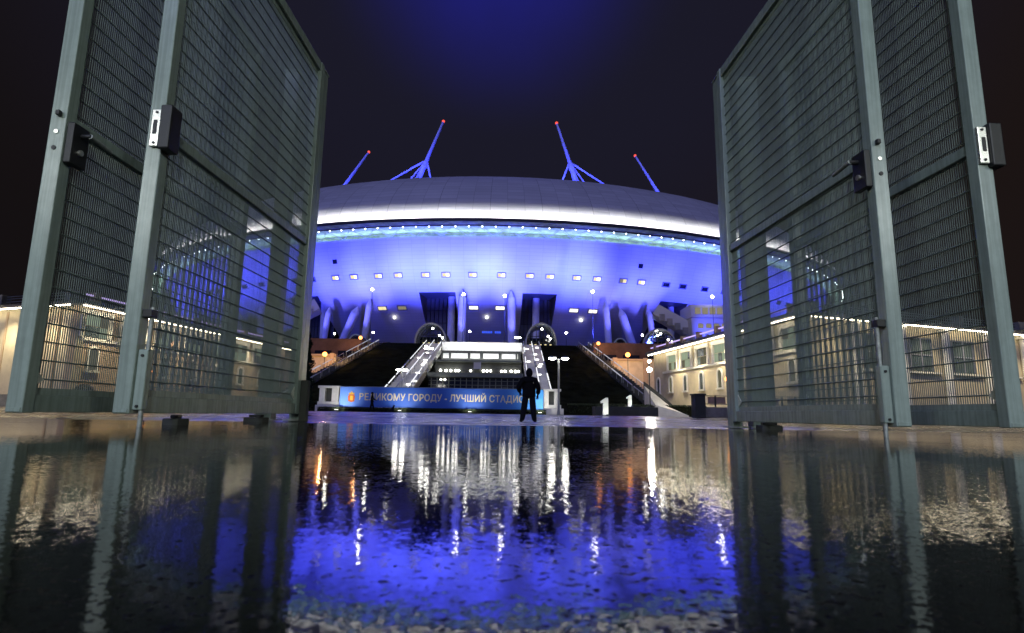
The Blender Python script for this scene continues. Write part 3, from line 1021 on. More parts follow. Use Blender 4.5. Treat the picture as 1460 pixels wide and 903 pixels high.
# ---------------------------------------------------------------- the two pavilions
def frame(A, B, outward):
    A, B = Vector(A), Vector(B)
    d = (B - A); L = d.length; d.normalize()
    n = Vector((d.y, -d.x))
    if n.dot(Vector(outward)) < 0:
        n = -n
    return (A, d, n), L
def pavilion(mx, label, side_mat, portico):
    X = (lambda x: x) if mx else (lambda x: 2 * AX - x)
    C, S, F_ = (X(22.84), 45.0), (X(18.64), 76.0), (X(64.0), 59.5)
    B = (F_[0] + S[0] - C[0], F_[1] + S[1] - C[1])
    t_ = thing('pavilion', label, 'building', (C[0], C[1], 0.05), 0, 'pavilions beside the plaza')
    ins = lambda p, k: (p[0] + k[0], p[1] + k[1])
    fs, Ls = frame(C, S, (-1 if mx else 1, 0))
    ff, Lf = frame(C, F_, (0, -1))
    # bodies: front mass and side mass, walls set as thick slabs
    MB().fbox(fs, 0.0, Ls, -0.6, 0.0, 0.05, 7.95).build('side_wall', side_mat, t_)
    MB().fbox(ff, -0.01, Lf, -0.55, 0.003, 0.05, 7.95).build('front_wall', 'wall_beige', t_)
    poly = [C, F_, B, S]
    cx = sum(p[0] for p in poly) / 4; cy = sum(p[1] for p in poly) / 4
    def grow(k):
        return [(p[0] + (p[0] - cx) * k, p[1] + (p[1] - cy) * k) for p in poly]
    MB().prism(grow(0.045), 'z', 7.98, 8.28).build('eave', 'roof_dark', t_)
    rf = MB()
    lo, hi = grow(0.04), grow(-0.35)
    rf.add([(x, y, 8.3) for x, y in lo] + [(x, y, 9.3) for x, y in hi], [(4, 5, 6, 7)] + [(i, (i + 1) % 4, 4 + (i + 1) % 4, 4 + i) for i in range(4)])
    rf.build('roof', 'roof_dark', t_)
    MB().fbox(fs, -0.5, Ls, 0.72, 0.8, 7.84, 7.92).build('eave_light', 'eave_led', t_)
    MB().fbox(ff, 0.0, Lf, 0.72, 0.8, 7.84, 7.92).build('eave_light', 'eave_led', t_)
    # washers on short arms at the eave, added to brighten the lower walls
    for fr, LL, off_ in ((fs, 28, 2.0), (ff, 34, 2.4)):
        s = off_
        while s < LL:
            o_, d_, n_ = fr
            c = (o_[0] + d_[0] * s + n_[0] * 1.9, o_[1] + d_[1] * s + n_[1] * 1.9)
            ww = MB().fbox(fr, s - 0.12, s + 0.12, 1.75, 2.0, 8.02, 8.14).build('added_washer', 'pole_dark', t_)
            MB().fbox(fr, s - 0.03, s + 0.03, 0.9, 1.78, 8.06, 8.11).build('arm', 'pole_dark', ww)
            d = bpy.data.lights.new('added_washer_beam', 'SPOT'); d.energy = 1900; d.color = (1.0, 0.88, 0.60)
            d.spot_size = R(95); d.spot_blend = 1.0; d.shadow_soft_size = 0.15
            l = bpy.data.objects.new('added_washer_beam', d); COL.objects.link(l); l.parent = t_
            l.location = Vector((c[0], c[1], 7.95)) - t_.location
            l.rotation_euler = Vector((-n_[0] * 1.9, -n_[1] * 1.9, -6.2)).to_track_quat('-Z', 'Y').to_euler()
            s += 5.2
    # parapet: posts and rails
    k = 0
    s = 0.6
    while s < Ls:
        MB().fbox(fs, s, s + 0.55, 0.1, 0.6, 8.32, 9.1).build('parapet_post', 'parapet_block', t_)
        s += 4.1
    MB().fbox(fs, 0, Ls, 0.3, 0.42, 8.78, 8.9).build('parapet_rail', 'lilac_led', t_)
    s = 0.4
    while s < Lf:
        MB().fbox(ff, s, s + 0.7, -0.1, 0.6, 8.32, 9.15).build('parapet_post', 'plinth_stone', t_)
        s += 8.2
    for z in (8.55, 8.8, 9.0):
        MB().fbox(ff, 0, Lf, 0.2, 0.25, z, z + 0.04).build('parapet_rail', 'pole_grey', t_)
    # white loggia band with windows on the plaza side
    MB().fbox(fs, 0.3, 28.2, 0.02, 0.14, 5.3, 5.55).build('ledge', 'trim_white', t_)
    for i, s0 in enumerate((0.4, 4.35, 8.3, 12.25, 16.15, 20.15, 23.95)):
        w = MB()
        s1 = s0 + 2.45
        w.fbox(fs, s0 - 0.35, s0, 0.02, 0.2, 5.58, 7.75); w.fbox(fs, s1, s1 + 0.35, 0.02, 0.2, 5.58, 7.75)
        w.fbox(fs, s0, s1, 0.02, 0.18, 7.35, 7.75)
        w = w.build('window', 'trim_white', t_)
        for j in range(3):
            for kk in range(2):
                a0 = s0 + 0.06 + j * 0.8
                MB().fbox(fs, a0, a0 + 0.72, 0.03, 0.06, 5.62 + kk * 0.9, 6.46 + kk * 0.86).build('pane', random.choice(['pane_room', 'pane_room_dim', 'pane_room', 'pane_day']), w)
    for i, s0 in enumerate((1.7, 5.7, 9.7, 13.7, 17.75, 21.8, 25.9, 29.8)):
        w = MB()
        pts = [(-0.42, 3.0), (0.42, 3.0), (0.42, 4.35)] + [(0.42 * math.cos(t2), 4.35 + 0.42 * math.sin(t2)) for t2 in [math.pi * q / 6 for q in range(1, 6)]] + [(-0.42, 4.35)]
        o_, d_, n_ = fs
        P = lambda p, n, sc: (o_[0] + d_[0] * (s0 + p[0] * sc) + n_[0] * n, o_[1] + d_[1] * (s0 + p[0] * sc) + n_[1] * n, 3.85 + (p[1] - 3.85) * (1 + (sc - 1) * 0.5))
        n0 = len(pts)
        ow = [P(p, 0.12, 1.45) for p in pts] + [P(p, 0.12, 1.0) for p in pts] + [P(p, 0.0, 1.45) for p in pts] + [P(p, 0.01, 1.0) for p in pts]
        fc = []
        for q in range(n0):
            q2 = (q + 1) % n0
            fc += [(q, q2, n0 + q2, n0 + q), (q, 2 * n0 + q, 2 * n0 + q2, q2), (n0 + q, n0 + q2, 3 * n0 + q2, 3 * n0 + q)]
        w = MB().add(ow, fc).build('arched_window', 'trim_white', t_)
        MB().add([P(p, 0.03, 1.0) for p in pts], [tuple(range(n0))]).build('pane', 'pane_day' if i % 3 else 'pane_room_dim', w)
        MB().fbox(fs, s0 - 0.7, s0 + 0.7, 0.0, 0.2, 2.82, 2.95).build('sill', 'trim_white', w)
    MB().fbox(fs, 0, Ls, 0.0, 0.25, 0.05, 0.9).build('plinth', 'plinth_stone', t_)
    MB().fbox(ff, -0.2, Lf, 0.0, 0.25, 0.05, 1.0).build('plinth', 'plinth_stone', t_)
    if portico:
        for k in range(7):
            s = 4.9 + 5.2 * k
            o_, d_, n_ = ff
            c = (o_[0] + d_[0] * s + n_[0] * 0.35, o_[1] + d_[1] * s + n_[1] * 0.35)
            MB().tube((c[0], c[1], 1.0), (c[0], c[1], 7.75), 0.36, 0.32, 14).build('column', 'trim_white', t_, smooth=True)
            MB().fbox(ff, s - 0.42, s + 0.42, 0.02, 0.62, 7.6, 7.83).build('capital', 'trim_white', t_)
            if k < 6:
                w = MB()
                a0, a1 = s + 1.25, s + 3.75
                for (q0, q1, z0, z1) in ((a0 - 0.12, a0, 4.2, 7.0), (a1, a1 + 0.12, 4.2, 7.0), (a0, a1, 6.9, 7.02), (a0, a1, 5.5, 5.6), ((a0 + a1) / 2 - 0.04, (a0 + a1) / 2 + 0.04, 4.2, 6.9)):
                    w.fbox(ff, q0, q1, 0.01, 0.12, z0, z1)
                w = w.build('window', 'frame_grey', t_)
                MB().fbox(ff, a0, a1, 0.01, 0.035, 4.2, 6.9).build('pane', 'pane_day', w)
                MB().fbox(ff, s + 0.5, s + 4.7, 0.01, 0.22, 3.98, 4.12).build('ledge', 'trim_white', t_)
    else:
        for k in range(5):
            s = 2.0 + 6.4 * k
            MB().fbox(ff, s, s + 0.25, 0.01, 0.06, 1.02, 7.8).build('wall_joint', 'wall_tan', t_)
        for k in range(3):
            s = 11.9 + 6.4 * k
            w = MB().fbox(ff, s, s + 1.3, 0.01, 0.09, 5.6, 7.1).build('window', 'trim_white', t_)
            MB().fbox(ff, s + 0.15, s + 1.15, 0.095, 0.11, 5.75, 6.95).build('pane', 'pane_warm', w)
    return t_
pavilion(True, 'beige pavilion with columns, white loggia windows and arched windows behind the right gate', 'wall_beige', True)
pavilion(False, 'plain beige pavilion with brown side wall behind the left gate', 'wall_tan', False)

# ---------------------------------------------------------------- plaza furniture
def double_lamp(x, y, z, h, label, r=0.09, arm=0.55):
    t_ = thing('double_lamp_post', label, 'lamp post', (x, y, z), 0, 'double-headed lamp posts')
    MB().tube((0, 0, 0), (0, 0, h - 0.12), r * 1.15, r * 0.9, 10).build('pole', 'pole_grey', t_, local=True, smooth=True)
    MB().tube((0, 0, 0), (0, 0, 0.35), r * 1.9, r * 1.5, 10).build('base', 'pole_grey', t_, local=True, smooth=True)
    MB().tube((-arm, 0, h - 0.1), (arm, 0, h - 0.1), 0.045, n=6).build('crossarm', 'pole_grey', t_, local=True)
    for s in (-1, 1):
        hd = MB().ball((s * arm, 0, h + 0.04), 0.34, 0.26, 0.1, 12, 6).build('lamp_head', 'pole_grey', t_, local=True, smooth=True)
        MB().ball((s * arm, 0, h - 0.06), 0.30, 0.22, 0.12, 12, 6).build('lens', 'lamp_white', hd, local=True, smooth=True)
    return t_
double_lamp(4.08, 50, gz(4, 50), 4.85, 'double-headed grey lamp post on the plaza right of the person in black')
double_lamp(-13.1, 70, 0.05, 5.1, 'double-headed lamp lowest of those beside the left bright stair', 0.05, 0.4)
double_lamp(-12.55, 88, 6.05, 3.7, 'double-headed lamp halfway up the left bright stair', 0.05, 0.4)
double_lamp(1.25, 118, 13.2, 2.35, 'double-headed lamp above the right end of the white top storey', 0.05, 0.35)

def globe_lamp(x, y, z, h, label, mat, rg=0.24, group='orange globe lamps', nm='globe_lamp', glow=0):
    t_ = thing(nm, label, 'lamp post', (x, y, z), 0, group)
    MB().tube((0, 0, 0), (0, 0, h - rg), 0.06, 0.045, 8).build('pole', 'pole_dark', t_, local=True, smooth=True)
    MB().tube((0, 0, 0), (0, 0, 0.5), 0.12, 0.09, 8).build('base', 'pole_dark', t_, local=True, smooth=True)
    MB().tube((0, 0, h - rg - 0.08), (0, 0, h - rg * 0.8), 0.07, 0.12, 8).build('collar', 'pole_dark', t_, local=True)
    MB().ball((0, 0, h), rg, nu=14, nv=10).build('globe', mat, t_, local=True, smooth=True)
    if glow:
        d = bpy.data.lights.new('globe_glow', 'POINT'); d.energy = glow; d.color = (1.0, 0.55, 0.25); d.shadow_soft_size = 0.2
        l = bpy.data.objects.new('globe_glow', d); COL.objects.link(l); l.parent = t_; l.location = (0, rg + 0.25, h)
    return t_
globe_lamp(-28.9, 90, 0.05, 8.7, 'orange globe lamp in front of the beige wall left of the slope', 'lamp_sodium', 0.36, glow=1300)
globe_lamp(-26.4, 101, 9.0, 3.8, 'orange globe lamp before the brown wall under the leaning left columns', 'lamp_sodium', 0.3, glow=500)
globe_lamp(15.15, 101, 9.0, 3.45, 'orange globe lamp at the foot of the right columns above the outer stair', 'lamp_sodium', 0.3, glow=500)
globe_lamp(18.05, 90, 0.05, 9.35, 'orange globe lamp in front of the beige wall right of the slope', 'lamp_sodium', 0.36, glow=1300)
globe_lamp(14.82, 40, gz(14.8, 40), 2.65, 'orange globe lamp nearest the right gate, over the low wall', 'lamp_sodium', 0.17)
globe_lamp(-26.0, 42, gz(-26, 42), 2.65, 'orange globe lamp seen through the left gate mesh', 'lamp_sodium', 0.17)
globe_lamp(20.9, 88, 0.05, 8.2, 'warm white globe lamp behind the far end of the right pavilion', 'lamp_bright', 0.22, 'white globe lamps')
globe_lamp(14.0, 59.0, 0.05, 4.65, 'warm white globe lamp over the curved ramp by the pavilion end', 'lamp_bright', 0.24, 'white globe lamps')
PL = [((-29.47, 120, 25.45), 'tall white-topped mast lamp in front of the leftmost bright column'), ((-10.25, 120, 24.7), 'tall white-topped mast lamp before the left central column'),
      ((-1.54, 120, 24.54), 'tall white-topped mast lamp beside the right central column'), ((16.9, 120, 25.74), 'tall white-topped mast lamp left of the right column group'),
      ((40.5, 120 - 4.5, 24.1), 'tall white-topped mast lamp over the blue block on the right')]
for (x, y, z), lb in PL:
    globe_lamp(x, y, 13.2, z - 13.2, lb, 'lamp_white', 0.28, 'tall mast lamps on the podium', 'mast_lamp')
PS = [((-36.2, 118, 15.7), 'low podium lamp between the two leftmost columns'), ((-28.2, 117.5, 16.0), 'low podium lamp right of the left column group'),
      ((-8.56, 117.5, 16.5), 'low podium lamp just right of the left central column'), ((11.1, 117.5, 16.5), 'low podium lamp right of the right big vault'),
      ((26.6, 117.5, 16.3), 'low podium lamp left of the rightmost thin column'), ((29.75, 117.5, 16.3), 'low podium lamp right of the rightmost thin column')]
for (x, y, z), lb in PS:
    globe_lamp(x, y, 13.2, z - 13.2, lb, 'lamp_white', 0.2, 'low lamps on the podium', 'podium_lamp')

# street lamps on the road behind the viewpoint; they light the gates
def road_lamp(x, y, label, power):
    t_ = double_lamp(x, y, gz(x, y), 5.2, label)
    d = bpy.data.lights.new('lamp_light', 'POINT')
    d.energy = power; d.color = (0.90, 1.0, 0.97); d.shadow_soft_size = 0.3
    l = bpy.data.objects.new('lamp_light', d); COL.objects.link(l)
    l.parent = t_; l.location = (0, 0, 4.9)
road_lamp(-2.7, -8.5, 'double-headed street lamp on the road behind the viewer, nearer the left gate', 1500)
road_lamp(-9.3, -8.2, 'double-headed street lamp far left on the road behind the viewer', 1300)
road_lamp(9.6, -8.4, 'double-headed street lamp far right on the road behind the viewer', 1300)
road_lamp(3.3, -8.7, 'double-headed street lamp on the road behind the viewer, nearer the right gate', 1500)

# banner on its frame
bn = thing('banner', 'long blue banner with cream lettering and an orange crest across the plaza', 'banner', (-15.7, 54, 0.05))
MB().box(-15.7, 3.0, 53.98, 54.0, 0.48, 2.3).build('cloth', 'banner_print', bn)
for i in range(8):
    x = -15.55 + i * 2.63
    MB().tube((x, 54.08, 0.05), (x, 54.08, 2.28), 0.035, n=6).build('post', 'pole_grey', bn)
MB().tube((-15.7, 54.06, 2.33), (3.0, 54.06, 2.33), 0.03, n=6).build('top_rail', 'pole_grey', bn)
fc = bpy.data.curves.new('lettering', 'FONT')
fc.body = 'ВЕЛИКОМУ ГОРОДУ - ЛУЧШИЙ СТАДИОН'
fc.size = 1.0
fc.offset = 0.018
fc.space_character = 1.04
fo = bpy.data.objects.new('lettering_source', fc)
COL.objects.link(fo)
bpy.context.view_layer.update()
lm = bpy.data.meshes.new_from_object(fo.evaluated_get(bpy.context.evaluated_depsgraph_get()))
bpy.data.objects.remove(fo)
xs = [v.co.x for v in lm.vertices]; ys = [v.co.y for v in lm.vertices]
x0, x1 = min(xs), max(xs)
cap = 0.73
for v in lm.vertices:
    X_ = -13.9 + (v.co.x - x0) / (x1 - x0) * 15.7
    Z_ = 1.12 + v.co.y / cap * 0.62
    v.co = (X_ + 15.7, -0.026, Z_ - 0.05)
lm.materials.clear(); lm.materials.append(MATS['letter_cream'])
lm.name = 'lettering'
lo_ = inst('lettering', lm, bn)
MB().prism([(-14.9, 1.0), (-14.62, 0.9), (-14.34, 1.0), (-14.3, 1.45), (-14.42, 1.62), (-14.82, 1.62), (-14.94, 1.45)], 'y', 53.965, 53.978).build('emblem', 'emblem_red', bn)
MB().prism([(-14.86, 1.63), (-14.38, 1.63), (-14.34, 1.78), (-14.5, 1.74), (-14.62, 1.92), (-14.74, 1.74), (-14.9, 1.78)], 'y', 53.965, 53.978).build('crown', 'emblem_gold', bn)
MB().prism([(-14.74, 1.1), (-14.5, 1.1), (-14.5, 1.5), (-14.74, 1.5)], 'y', 53.955, 53.963).build('emblem_bars', 'emblem_gold', bn)
def ground_spot(x, y, aim, power, label, col=(1.0, 0.97, 0.9)):
    t_ = thing('ground_spotlight', label, 'spotlight', (x, y, gz(x, y)), 0, 'ground spotlights at the banner')
    MB().box(-0.18, 0.18, -0.12, 0.12, 0.0, 0.16).build('housing', 'pole_dark', t_, bevel=0.02, local=True)
    MB().box(-0.14, 0.14, -0.08, 0.08, 0.165, 0.18).build('lens', 'lamp_small', t_, local=True)
    d = bpy.data.lights.new('spot_beam', 'SPOT'); d.energy = power; d.color = col; d.spot_size = R(110); d.spot_blend = 1.0; d.shadow_soft_size = 0.1
    l = bpy.data.objects.new('spot_beam', d); COL.objects.link(l); l.parent = t_; l.location = (0, 0, 0.24)
    l.rotation_euler = (Vector(aim) - Vector((x, y, 0.3))).to_track_quat('-Z', 'Y').to_euler()
for x, pw, lb in ((-15.4, 360, 'small ground spotlight under the crest end of the banner'), (-9.8, 290, 'small ground spotlight under the first words of the banner'),
                  (-3.6, 290, 'small ground spotlight under the middle of the banner'), (2.6, 380, 'small ground spotlight under the far right end of the banner')):
    ground_spot(x, 52.1, (x, 54, 1.4), pw, lb)

# white pedestals at both ends of the banner
def pedestal(xa, xb, y, label, mirror):
    t_ = thing('pedestal', label, 'pedestal', ((xa + xb) / 2, y, 0.05), 0, 'white pedestals at the banner ends')
    w = xb - xa
    MB().box(xa - 0.25, xb + 0.35, y - 0.5, y + 0.6, 0.05, 0.62).build('step', 'stone_white', t_, bevel=0.02)
    MB().box(xa - 0.1, xb + 0.12, y - 0.4, y + 0.5, 0.63, 0.95).build('base', 'stone_white', t_, bevel=0.02)
    for x0, x1 in ((xa, xa + 0.5 * w * 0.6), (xb - 0.5 * w * 0.7, xb)):
        MB().box(x0, x1, y - 0.3, y + 0.4, 0.96, 2.2).build('pier', 'stone_white', t_, bevel=0.02)
    MB().box(xa - 0.12, xb + 0.12, y - 0.4, y + 0.5, 2.21, 2.42).build('cap', 'stone_white', t_, bevel=0.02)
    MB().box(xa + 0.05, xb - 0.05, y + 0.1, y + 0.2, 0.96, 2.2).build('back_panel', 'concrete_dark', t_)
pedestal(-17.9, -16.1, 55.2, 'white pedestal at the left end of the banner', False)
pedestal(3.1, 4.55, 54.8, 'white pedestal beside the person, right end of the banner', True)

# leafy cards for hedge, tree and bush: many small folded leaves through a volume
def leaves(name, mat, parent, pts, size, local=True, kind=None):
    mb = MB()
    for p in pts:
        p = Vector(p)
        a = Vector((random.gauss(0, 1), random.gauss(0, 1), random.gauss(0, 1))).normalized()
        u = a.orthogonal().normalized(); w = a.cross(u)
        s = size * random.uniform(0.6, 1.4)
        mb.add([p - u * s, p + w * s * 0.45 + a * s * 0.15, p + u * s, p - w * s * 0.45 + a * s * 0.15], [(0, 1, 2), (0, 2, 3)])
    o = mb.build(name, mat, parent, local=local)
    if kind:
        o['kind'] = kind
    return o
def hedge(x0, x1, y, h, d, label, n):
    t_ = thing('hedge', label, 'hedge', ((x0 + x1) / 2, y, 0.05))
    w = (x1 - x0) / 2
    MB().box(-w, w, -d / 2 + 0.1, d / 2 - 0.1, 0, h - 0.12).build('branches', 'turf', t_, local=True)
    leaves('foliage', 'hedge_leaf', t_, [(random.uniform(-w, w), random.uniform(-d / 2, d / 2), random.uniform(0.02, h) if random.random() < 0.7 else h * random.uniform(0.9, 1.05)) for _ in range(n)], 0.09, kind='stuff')
hedge(-17.4, 3.2, 53.3, 0.36, 0.6, 'low green hedge strip under the blue banner', 6000)
hedge(6.0, 20.5, 62, 1.15, 1.2, 'dark hedge along the foot of the right slope', 6500)
hedge(-31.0, -18.2, 62, 1.0, 1.2, 'dark hedge left of the left pedestal', 5000)

# white figure-one signs
def numeral(x, y, z, h, label):
    t_ = thing('numeral_sign', label, 'sign', (x, y, z), 0, 'white numeral signs')
    w = h * 0.36
    p = [(-0.12 * h, 0.0), (0.24 * h * 0.8, 0.0), (0.19 * h, h), (0.06 * h, h), (-0.24 * h, 0.80 * h), (-0.24 * h, 0.68 * h), (-0.1 * h, 0.70 * h)]
    MB().prism(p, 'y', -0.12, 0.12).build('numeral', 'stone_white', t_, local=True, bevel=0.01)
    MB().box(-0.2 * h, 0.26 * h, -0.2, 0.2, -0.02, 0.06).build('foot', 'concrete', t_, local=True)
    d = bpy.data.lights.new('added_sign_beam', 'SPOT'); d.energy = 80; d.color = (0.95, 1, 0.9); d.spot_size = R(70); d.shadow_soft_size = 0.05  # spot added to brighten the numeral
    MB().box(-0.08, 0.08, -1.3, -1.15, 0.0, 0.1).build('added_uplight', 'pole_dark', t_, local=True)
    l = bpy.data.objects.new('added_sign_beam', d); COL.objects.link(l); l.parent = t_; l.location = (0, -1.22, 0.16)
    l.rotation_euler = Vector((0, 1.2, h * 0.5)).to_track_quat('-Z', 'Y').to_euler()
numeral(7.19, 45, gz(7, 45), 1.36, 'larger white figure-one sign standing on the plaza right of the lamp post')
numeral(11.2, 55.5, 0.9, 1.12, 'smaller white figure-one sign up on the dark planter')
t_ = thing('planter', 'dark low planter under the smaller white figure-one sign', 'planter', (12, 56, 0.05))
MB().box(7.9, 13.8, 55.0, 57.0, 0.05, 0.9).build('wall', 'concrete_dark', t_, bevel=0.03)
leaves('plants', 'hedge_leaf', t_, [(random.uniform(-3.9, 1.7), random.uniform(-0.6, 0.9), 0.85 + abs(random.gauss(0, 0.1))) for _ in range(900)], 0.08, kind='stuff')

# dark kiosk and low wall at the right edge of the plaza
t_ = thing('kiosk', 'dark square kiosk standing before the right pavilion', 'kiosk', (13.4, 42, gz(13, 42)))
MB().box(-0.36, 0.36, -0.5, 0.5, 0, 1.55).build('cabinet', 'concrete_dark', t_, local=True, bevel=0.02)
MB().box(-0.42, 0.42, -0.56, 0.56, 1.56, 1.66).build('lid', 'concrete_dark', t_, local=True, bevel=0.02)
MB().box(-0.28, 0.28, -0.53, -0.505, 0.2, 1.4).build('door', 'pole_dark', t_, local=True, bevel=0.01)
t_ = thing('low_wall', 'low stone wall with a fence beside the dark kiosk', 'wall', (17, 43, gz(17, 43)))
MB().box(-3.1, 5.0, 0, 0.4, 0, 0.75).build('wall', 'plinth_stone', t_, local=True, bevel=0.03)
for i in range(9):
    MB().box(-3.0 + i * 0.98, -2.9 + i * 0.98, 0.12, 0.22, 0.76, 1.62).build('fence_post', 'pole_dark', t_, local=True)
for z in (0.95, 1.55):
    MB().box(-3.0, 4.95, 0.14, 0.2, z, z + 0.05).build('fence_rail', 'pole_dark', t_, local=True)
for i in range(4):
    MB().box(-2.5 + i * 1.96, -1.2 + i * 1.96, 0.23, 0.26, 1.02, 1.5).build('fence_panel', 'parapet_block', t_, local=True)

# conifer beside the left gate post, bush by the left pavilion
t_ = thing('conifer', 'dark conifer standing right behind the left hinge post', 'tree', (-11.3, 32, gz(-11.3, 32)))
MB().tube((0, 0, 0), (0, 0, 4.4), 0.09, 0.02, 8).build('trunk', 'bark', t_, local=True)
pts = []
while len(pts) < 9000:
    z = random.uniform(0.25, 4.6)
    env = 0.72 * (1 - (z / 4.75) ** 1.6) ** 0.7 * (0.82 + 0.18 * math.sin(z * 9 + 2 * math.sin(z * 3)))
    a = random.uniform(0, 2 * math.pi); q = env * math.sqrt(random.random()) * (0.85 + 0.2 * math.sin(3 * a + z * 5))
    pts.append((q * math.cos(a), q * math.sin(a), z))
leaves('crown', 'conifer_leaf', t_, pts, 0.06, kind='stuff')
t_ = thing('bush', 'small round bush at the foot of the left pavilion', 'bush', (-31.6, 43.5, 0.05))
MB().tube((0, 0, 0), (0, 0, 0.9), 0.06, 0.03, 6).build('stem', 'bark', t_, local=True)
leaves('foliage', 'conifer_leaf', t_, [(lambda v: (v.x * 0.75, v.y * 0.75, 0.95 + v.z * 0.8))(Vector((random.gauss(0, 1), random.gauss(0, 1), random.gauss(0, 1))).normalized() * random.random() ** 0.4) for _ in range(2600)], 0.06, kind='stuff')

# ---------------------------------------------------------------- people
def skin_mesh(name, joints, edges, mat, sub=2):
    names = list(joints)
    me = bpy.data.meshes.new(name)
    me.from_pydata([joints[n][0] for n in names], [(names.index(a), names.index(b_)) for a, b_ in edges], [])
    o = bpy.data.objects.new(name, me)
    COL.objects.link(o)
    o.modifiers.new('skin', 'SKIN')
    ss = o.modifiers.new('sub', 'SUBSURF'); ss.levels = sub; ss.render_levels = sub
    for i, n in enumerate(names):
        r = joints[n][1]
        r = r if isinstance(r, tuple) else (r, r)
        me.skin_vertices[0].data[i].radius = r
        me.skin_vertices[0].data[i].use_root = (i == 0)
    bpy.context.view_layer.update()
    dg = bpy.context.evaluated_depsgraph_get()
    out = bpy.data.meshes.new_from_object(o.evaluated_get(dg))
    bpy.data.objects.remove(o)
    out.name = name
    out.materials.clear(); out.materials.append(MATS[mat])
    for p in out.polygons:
        p.use_smooth = True
    return out

def person(label, loc, rz, stance, arms, group='people on the plaza', h=1.78, hood=False, bulk=1.0):
    """stance: foot positions (left x,y  right x,y); arms: elbow and hand per side. Faces +y."""
    t_ = thing('person', label, 'person', loc, rz, group)
    k = h / 1.78
    (lx, ly), (rx, ry) = stance
    J = {'pelvis': ((0, 0, 0.96), (0.15, 0.115)), 'waist': ((0, 0, 1.12), (0.135, 0.10)), 'chest': ((0, 0.0, 1.32), (0.165, 0.115)),
         'collar': ((0, 0, 1.46), (0.12, 0.09)), 'neck': ((0, 0.0, 1.53), 0.055), 'headb': ((0, 0.015, 1.60), (0.07, 0.08)), 'headm': ((0, 0.012, 1.68), (0.076, 0.095)), 'headt': ((0, 0.0, 1.75), (0.05, 0.065))}
    E = [('pelvis', 'waist'), ('waist', 'chest'), ('chest', 'collar'), ('collar', 'neck'), ('neck', 'headb'), ('headb', 'headm'), ('headm', 'headt')]
    for s, fx, fy in (('l', lx, ly), ('r', rx, ry)):
        sg_ = -1 if s == 'l' else 1
        J[s + 'hip'] = ((0.10 * sg_, 0, 0.90), 0.118)
        J[s + 'knee'] = ((0.10 * sg_ + (fx - 0.1 * sg_) * 0.5, fy * 0.5 + 0.03, 0.49), 0.088 * bulk)
        J[s + 'ankle'] = ((fx, fy, 0.09), 0.072 * bulk)
        J[s + 'toe'] = ((fx + 0.05 * sg_, fy + 0.16, 0.045), (0.05, 0.04))
        E += [('pelvis', s + 'hip'), (s + 'hip', s + 'knee'), (s + 'knee', s + 'ankle'), (s + 'ankle', s + 'toe')]
        el, ha = arms[0 if s == 'l' else 1]
        J[s + 'sho'] = ((0.19 * sg_, 0, 1.40), 0.068)
        J[s + 'elb'] = (el, 0.052)
        J[s + 'wri'] = (ha, 0.036)
        d = (Vector(ha) - Vector(el)).normalized()
        J[s + 'hand'] = (tuple(Vector(ha) + d * 0.07), (0.04, 0.022))
        E += [('collar', s + 'sho'), (s + 'sho', s + 'elb'), (s + 'elb', s + 'wri'), (s + 'wri', s + 'hand')]
        sd = Vector((1, 0, 0)) if abs(d.x) < 0.7 else Vector((0, 0, 1))
        for q in range(4):
            b0 = Vector(ha) + d * 0.09 + sd * (0.024 * (q - 1.5))
            J[s + 'f%da' % q] = (tuple(b0 + d * 0.045), 0.0095)
            J[s + 'f%db' % q] = (tuple(b0 + d * (0.075 + 0.008 * (1.5 - abs(q - 1.5))) + Vector((0, 0.012, -0.012))), 0.008)
            E += [(s + 'hand', s + 'f%da' % q), (s + 'f%da' % q, s + 'f%db' % q)]
        J[s + 'tha'] = (tuple(Vector(ha) + d * 0.06 - sd * 0.05 * sg_), 0.011)
        E += [(s + 'hand', s + 'tha')]
    J = {n: (tuple(c * k for c in p), (tuple(x * k for x in r) if isinstance(r, tuple) else r * k)) for n, (p, r) in J.items()}
    body = inst('body', skin_mesh('body', J, E, 'cloth_dark'), t_)
    # jacket over trunk and arms
    Jj = {'waist': ((0, 0, 1.08 * k), (0.185 * k * bulk, 0.145 * k)), 'hem': ((0, 0, 0.80 * k), (0.225 * k * bulk, 0.165 * k)), 'chest': ((0, 0, 1.32 * k), (0.2 * k * bulk, 0.145 * k)), 'collar': ((0, 0, 1.47 * k), (0.13 * k, 0.11 * k)), 'coln': ((0, 0, 1.54 * k), (0.085 * k, 0.085 * k))}
    Ej = [('waist', 'hem'), ('waist', 'chest'), ('chest', 'collar'), ('collar', 'coln')]
    for s in ('l', 'r'):
        for nm, rr in (('sho', 0.09 * bulk), ('elb', 0.075 * bulk), ('wri', 0.058 * bulk)):
            Jj[s + nm] = (J[s + nm][0], rr * k)
        Ej += [('collar', s + 'sho'), (s + 'sho', s + 'elb'), (s + 'elb', s + 'wri')]
    inst('jacket', skin_mesh('jacket', Jj, Ej, 'cloth_black'), t_)
    hr = MB().ball((0, -0.012 * k, 1.705 * k), 0.098 * k, 0.115 * k, 0.105 * k, 14, 10)
    if hood:
        hr.ball((0, -0.03 * k, 1.64 * k), 0.118 * k, 0.12 * k, 0.15 * k, 14, 10)
    hr.build('hood' if hood else 'hair', 'cloth_black' if hood else 'hair_dark', t_, local=True, smooth=True)
    for s, fx, fy in ((-1, lx, ly), (1, rx, ry)):
        MB().ball((fx * k + 0.03 * s, fy * k + 0.05, 0.05), 0.058, 0.15, 0.055, 12, 8).build('shoe', 'cloth_black', t_, local=True, smooth=True)
    fm = MB().ball((0, 0.105 * k, 1.655 * k), 0.014, 0.022, 0.02, 8, 6)
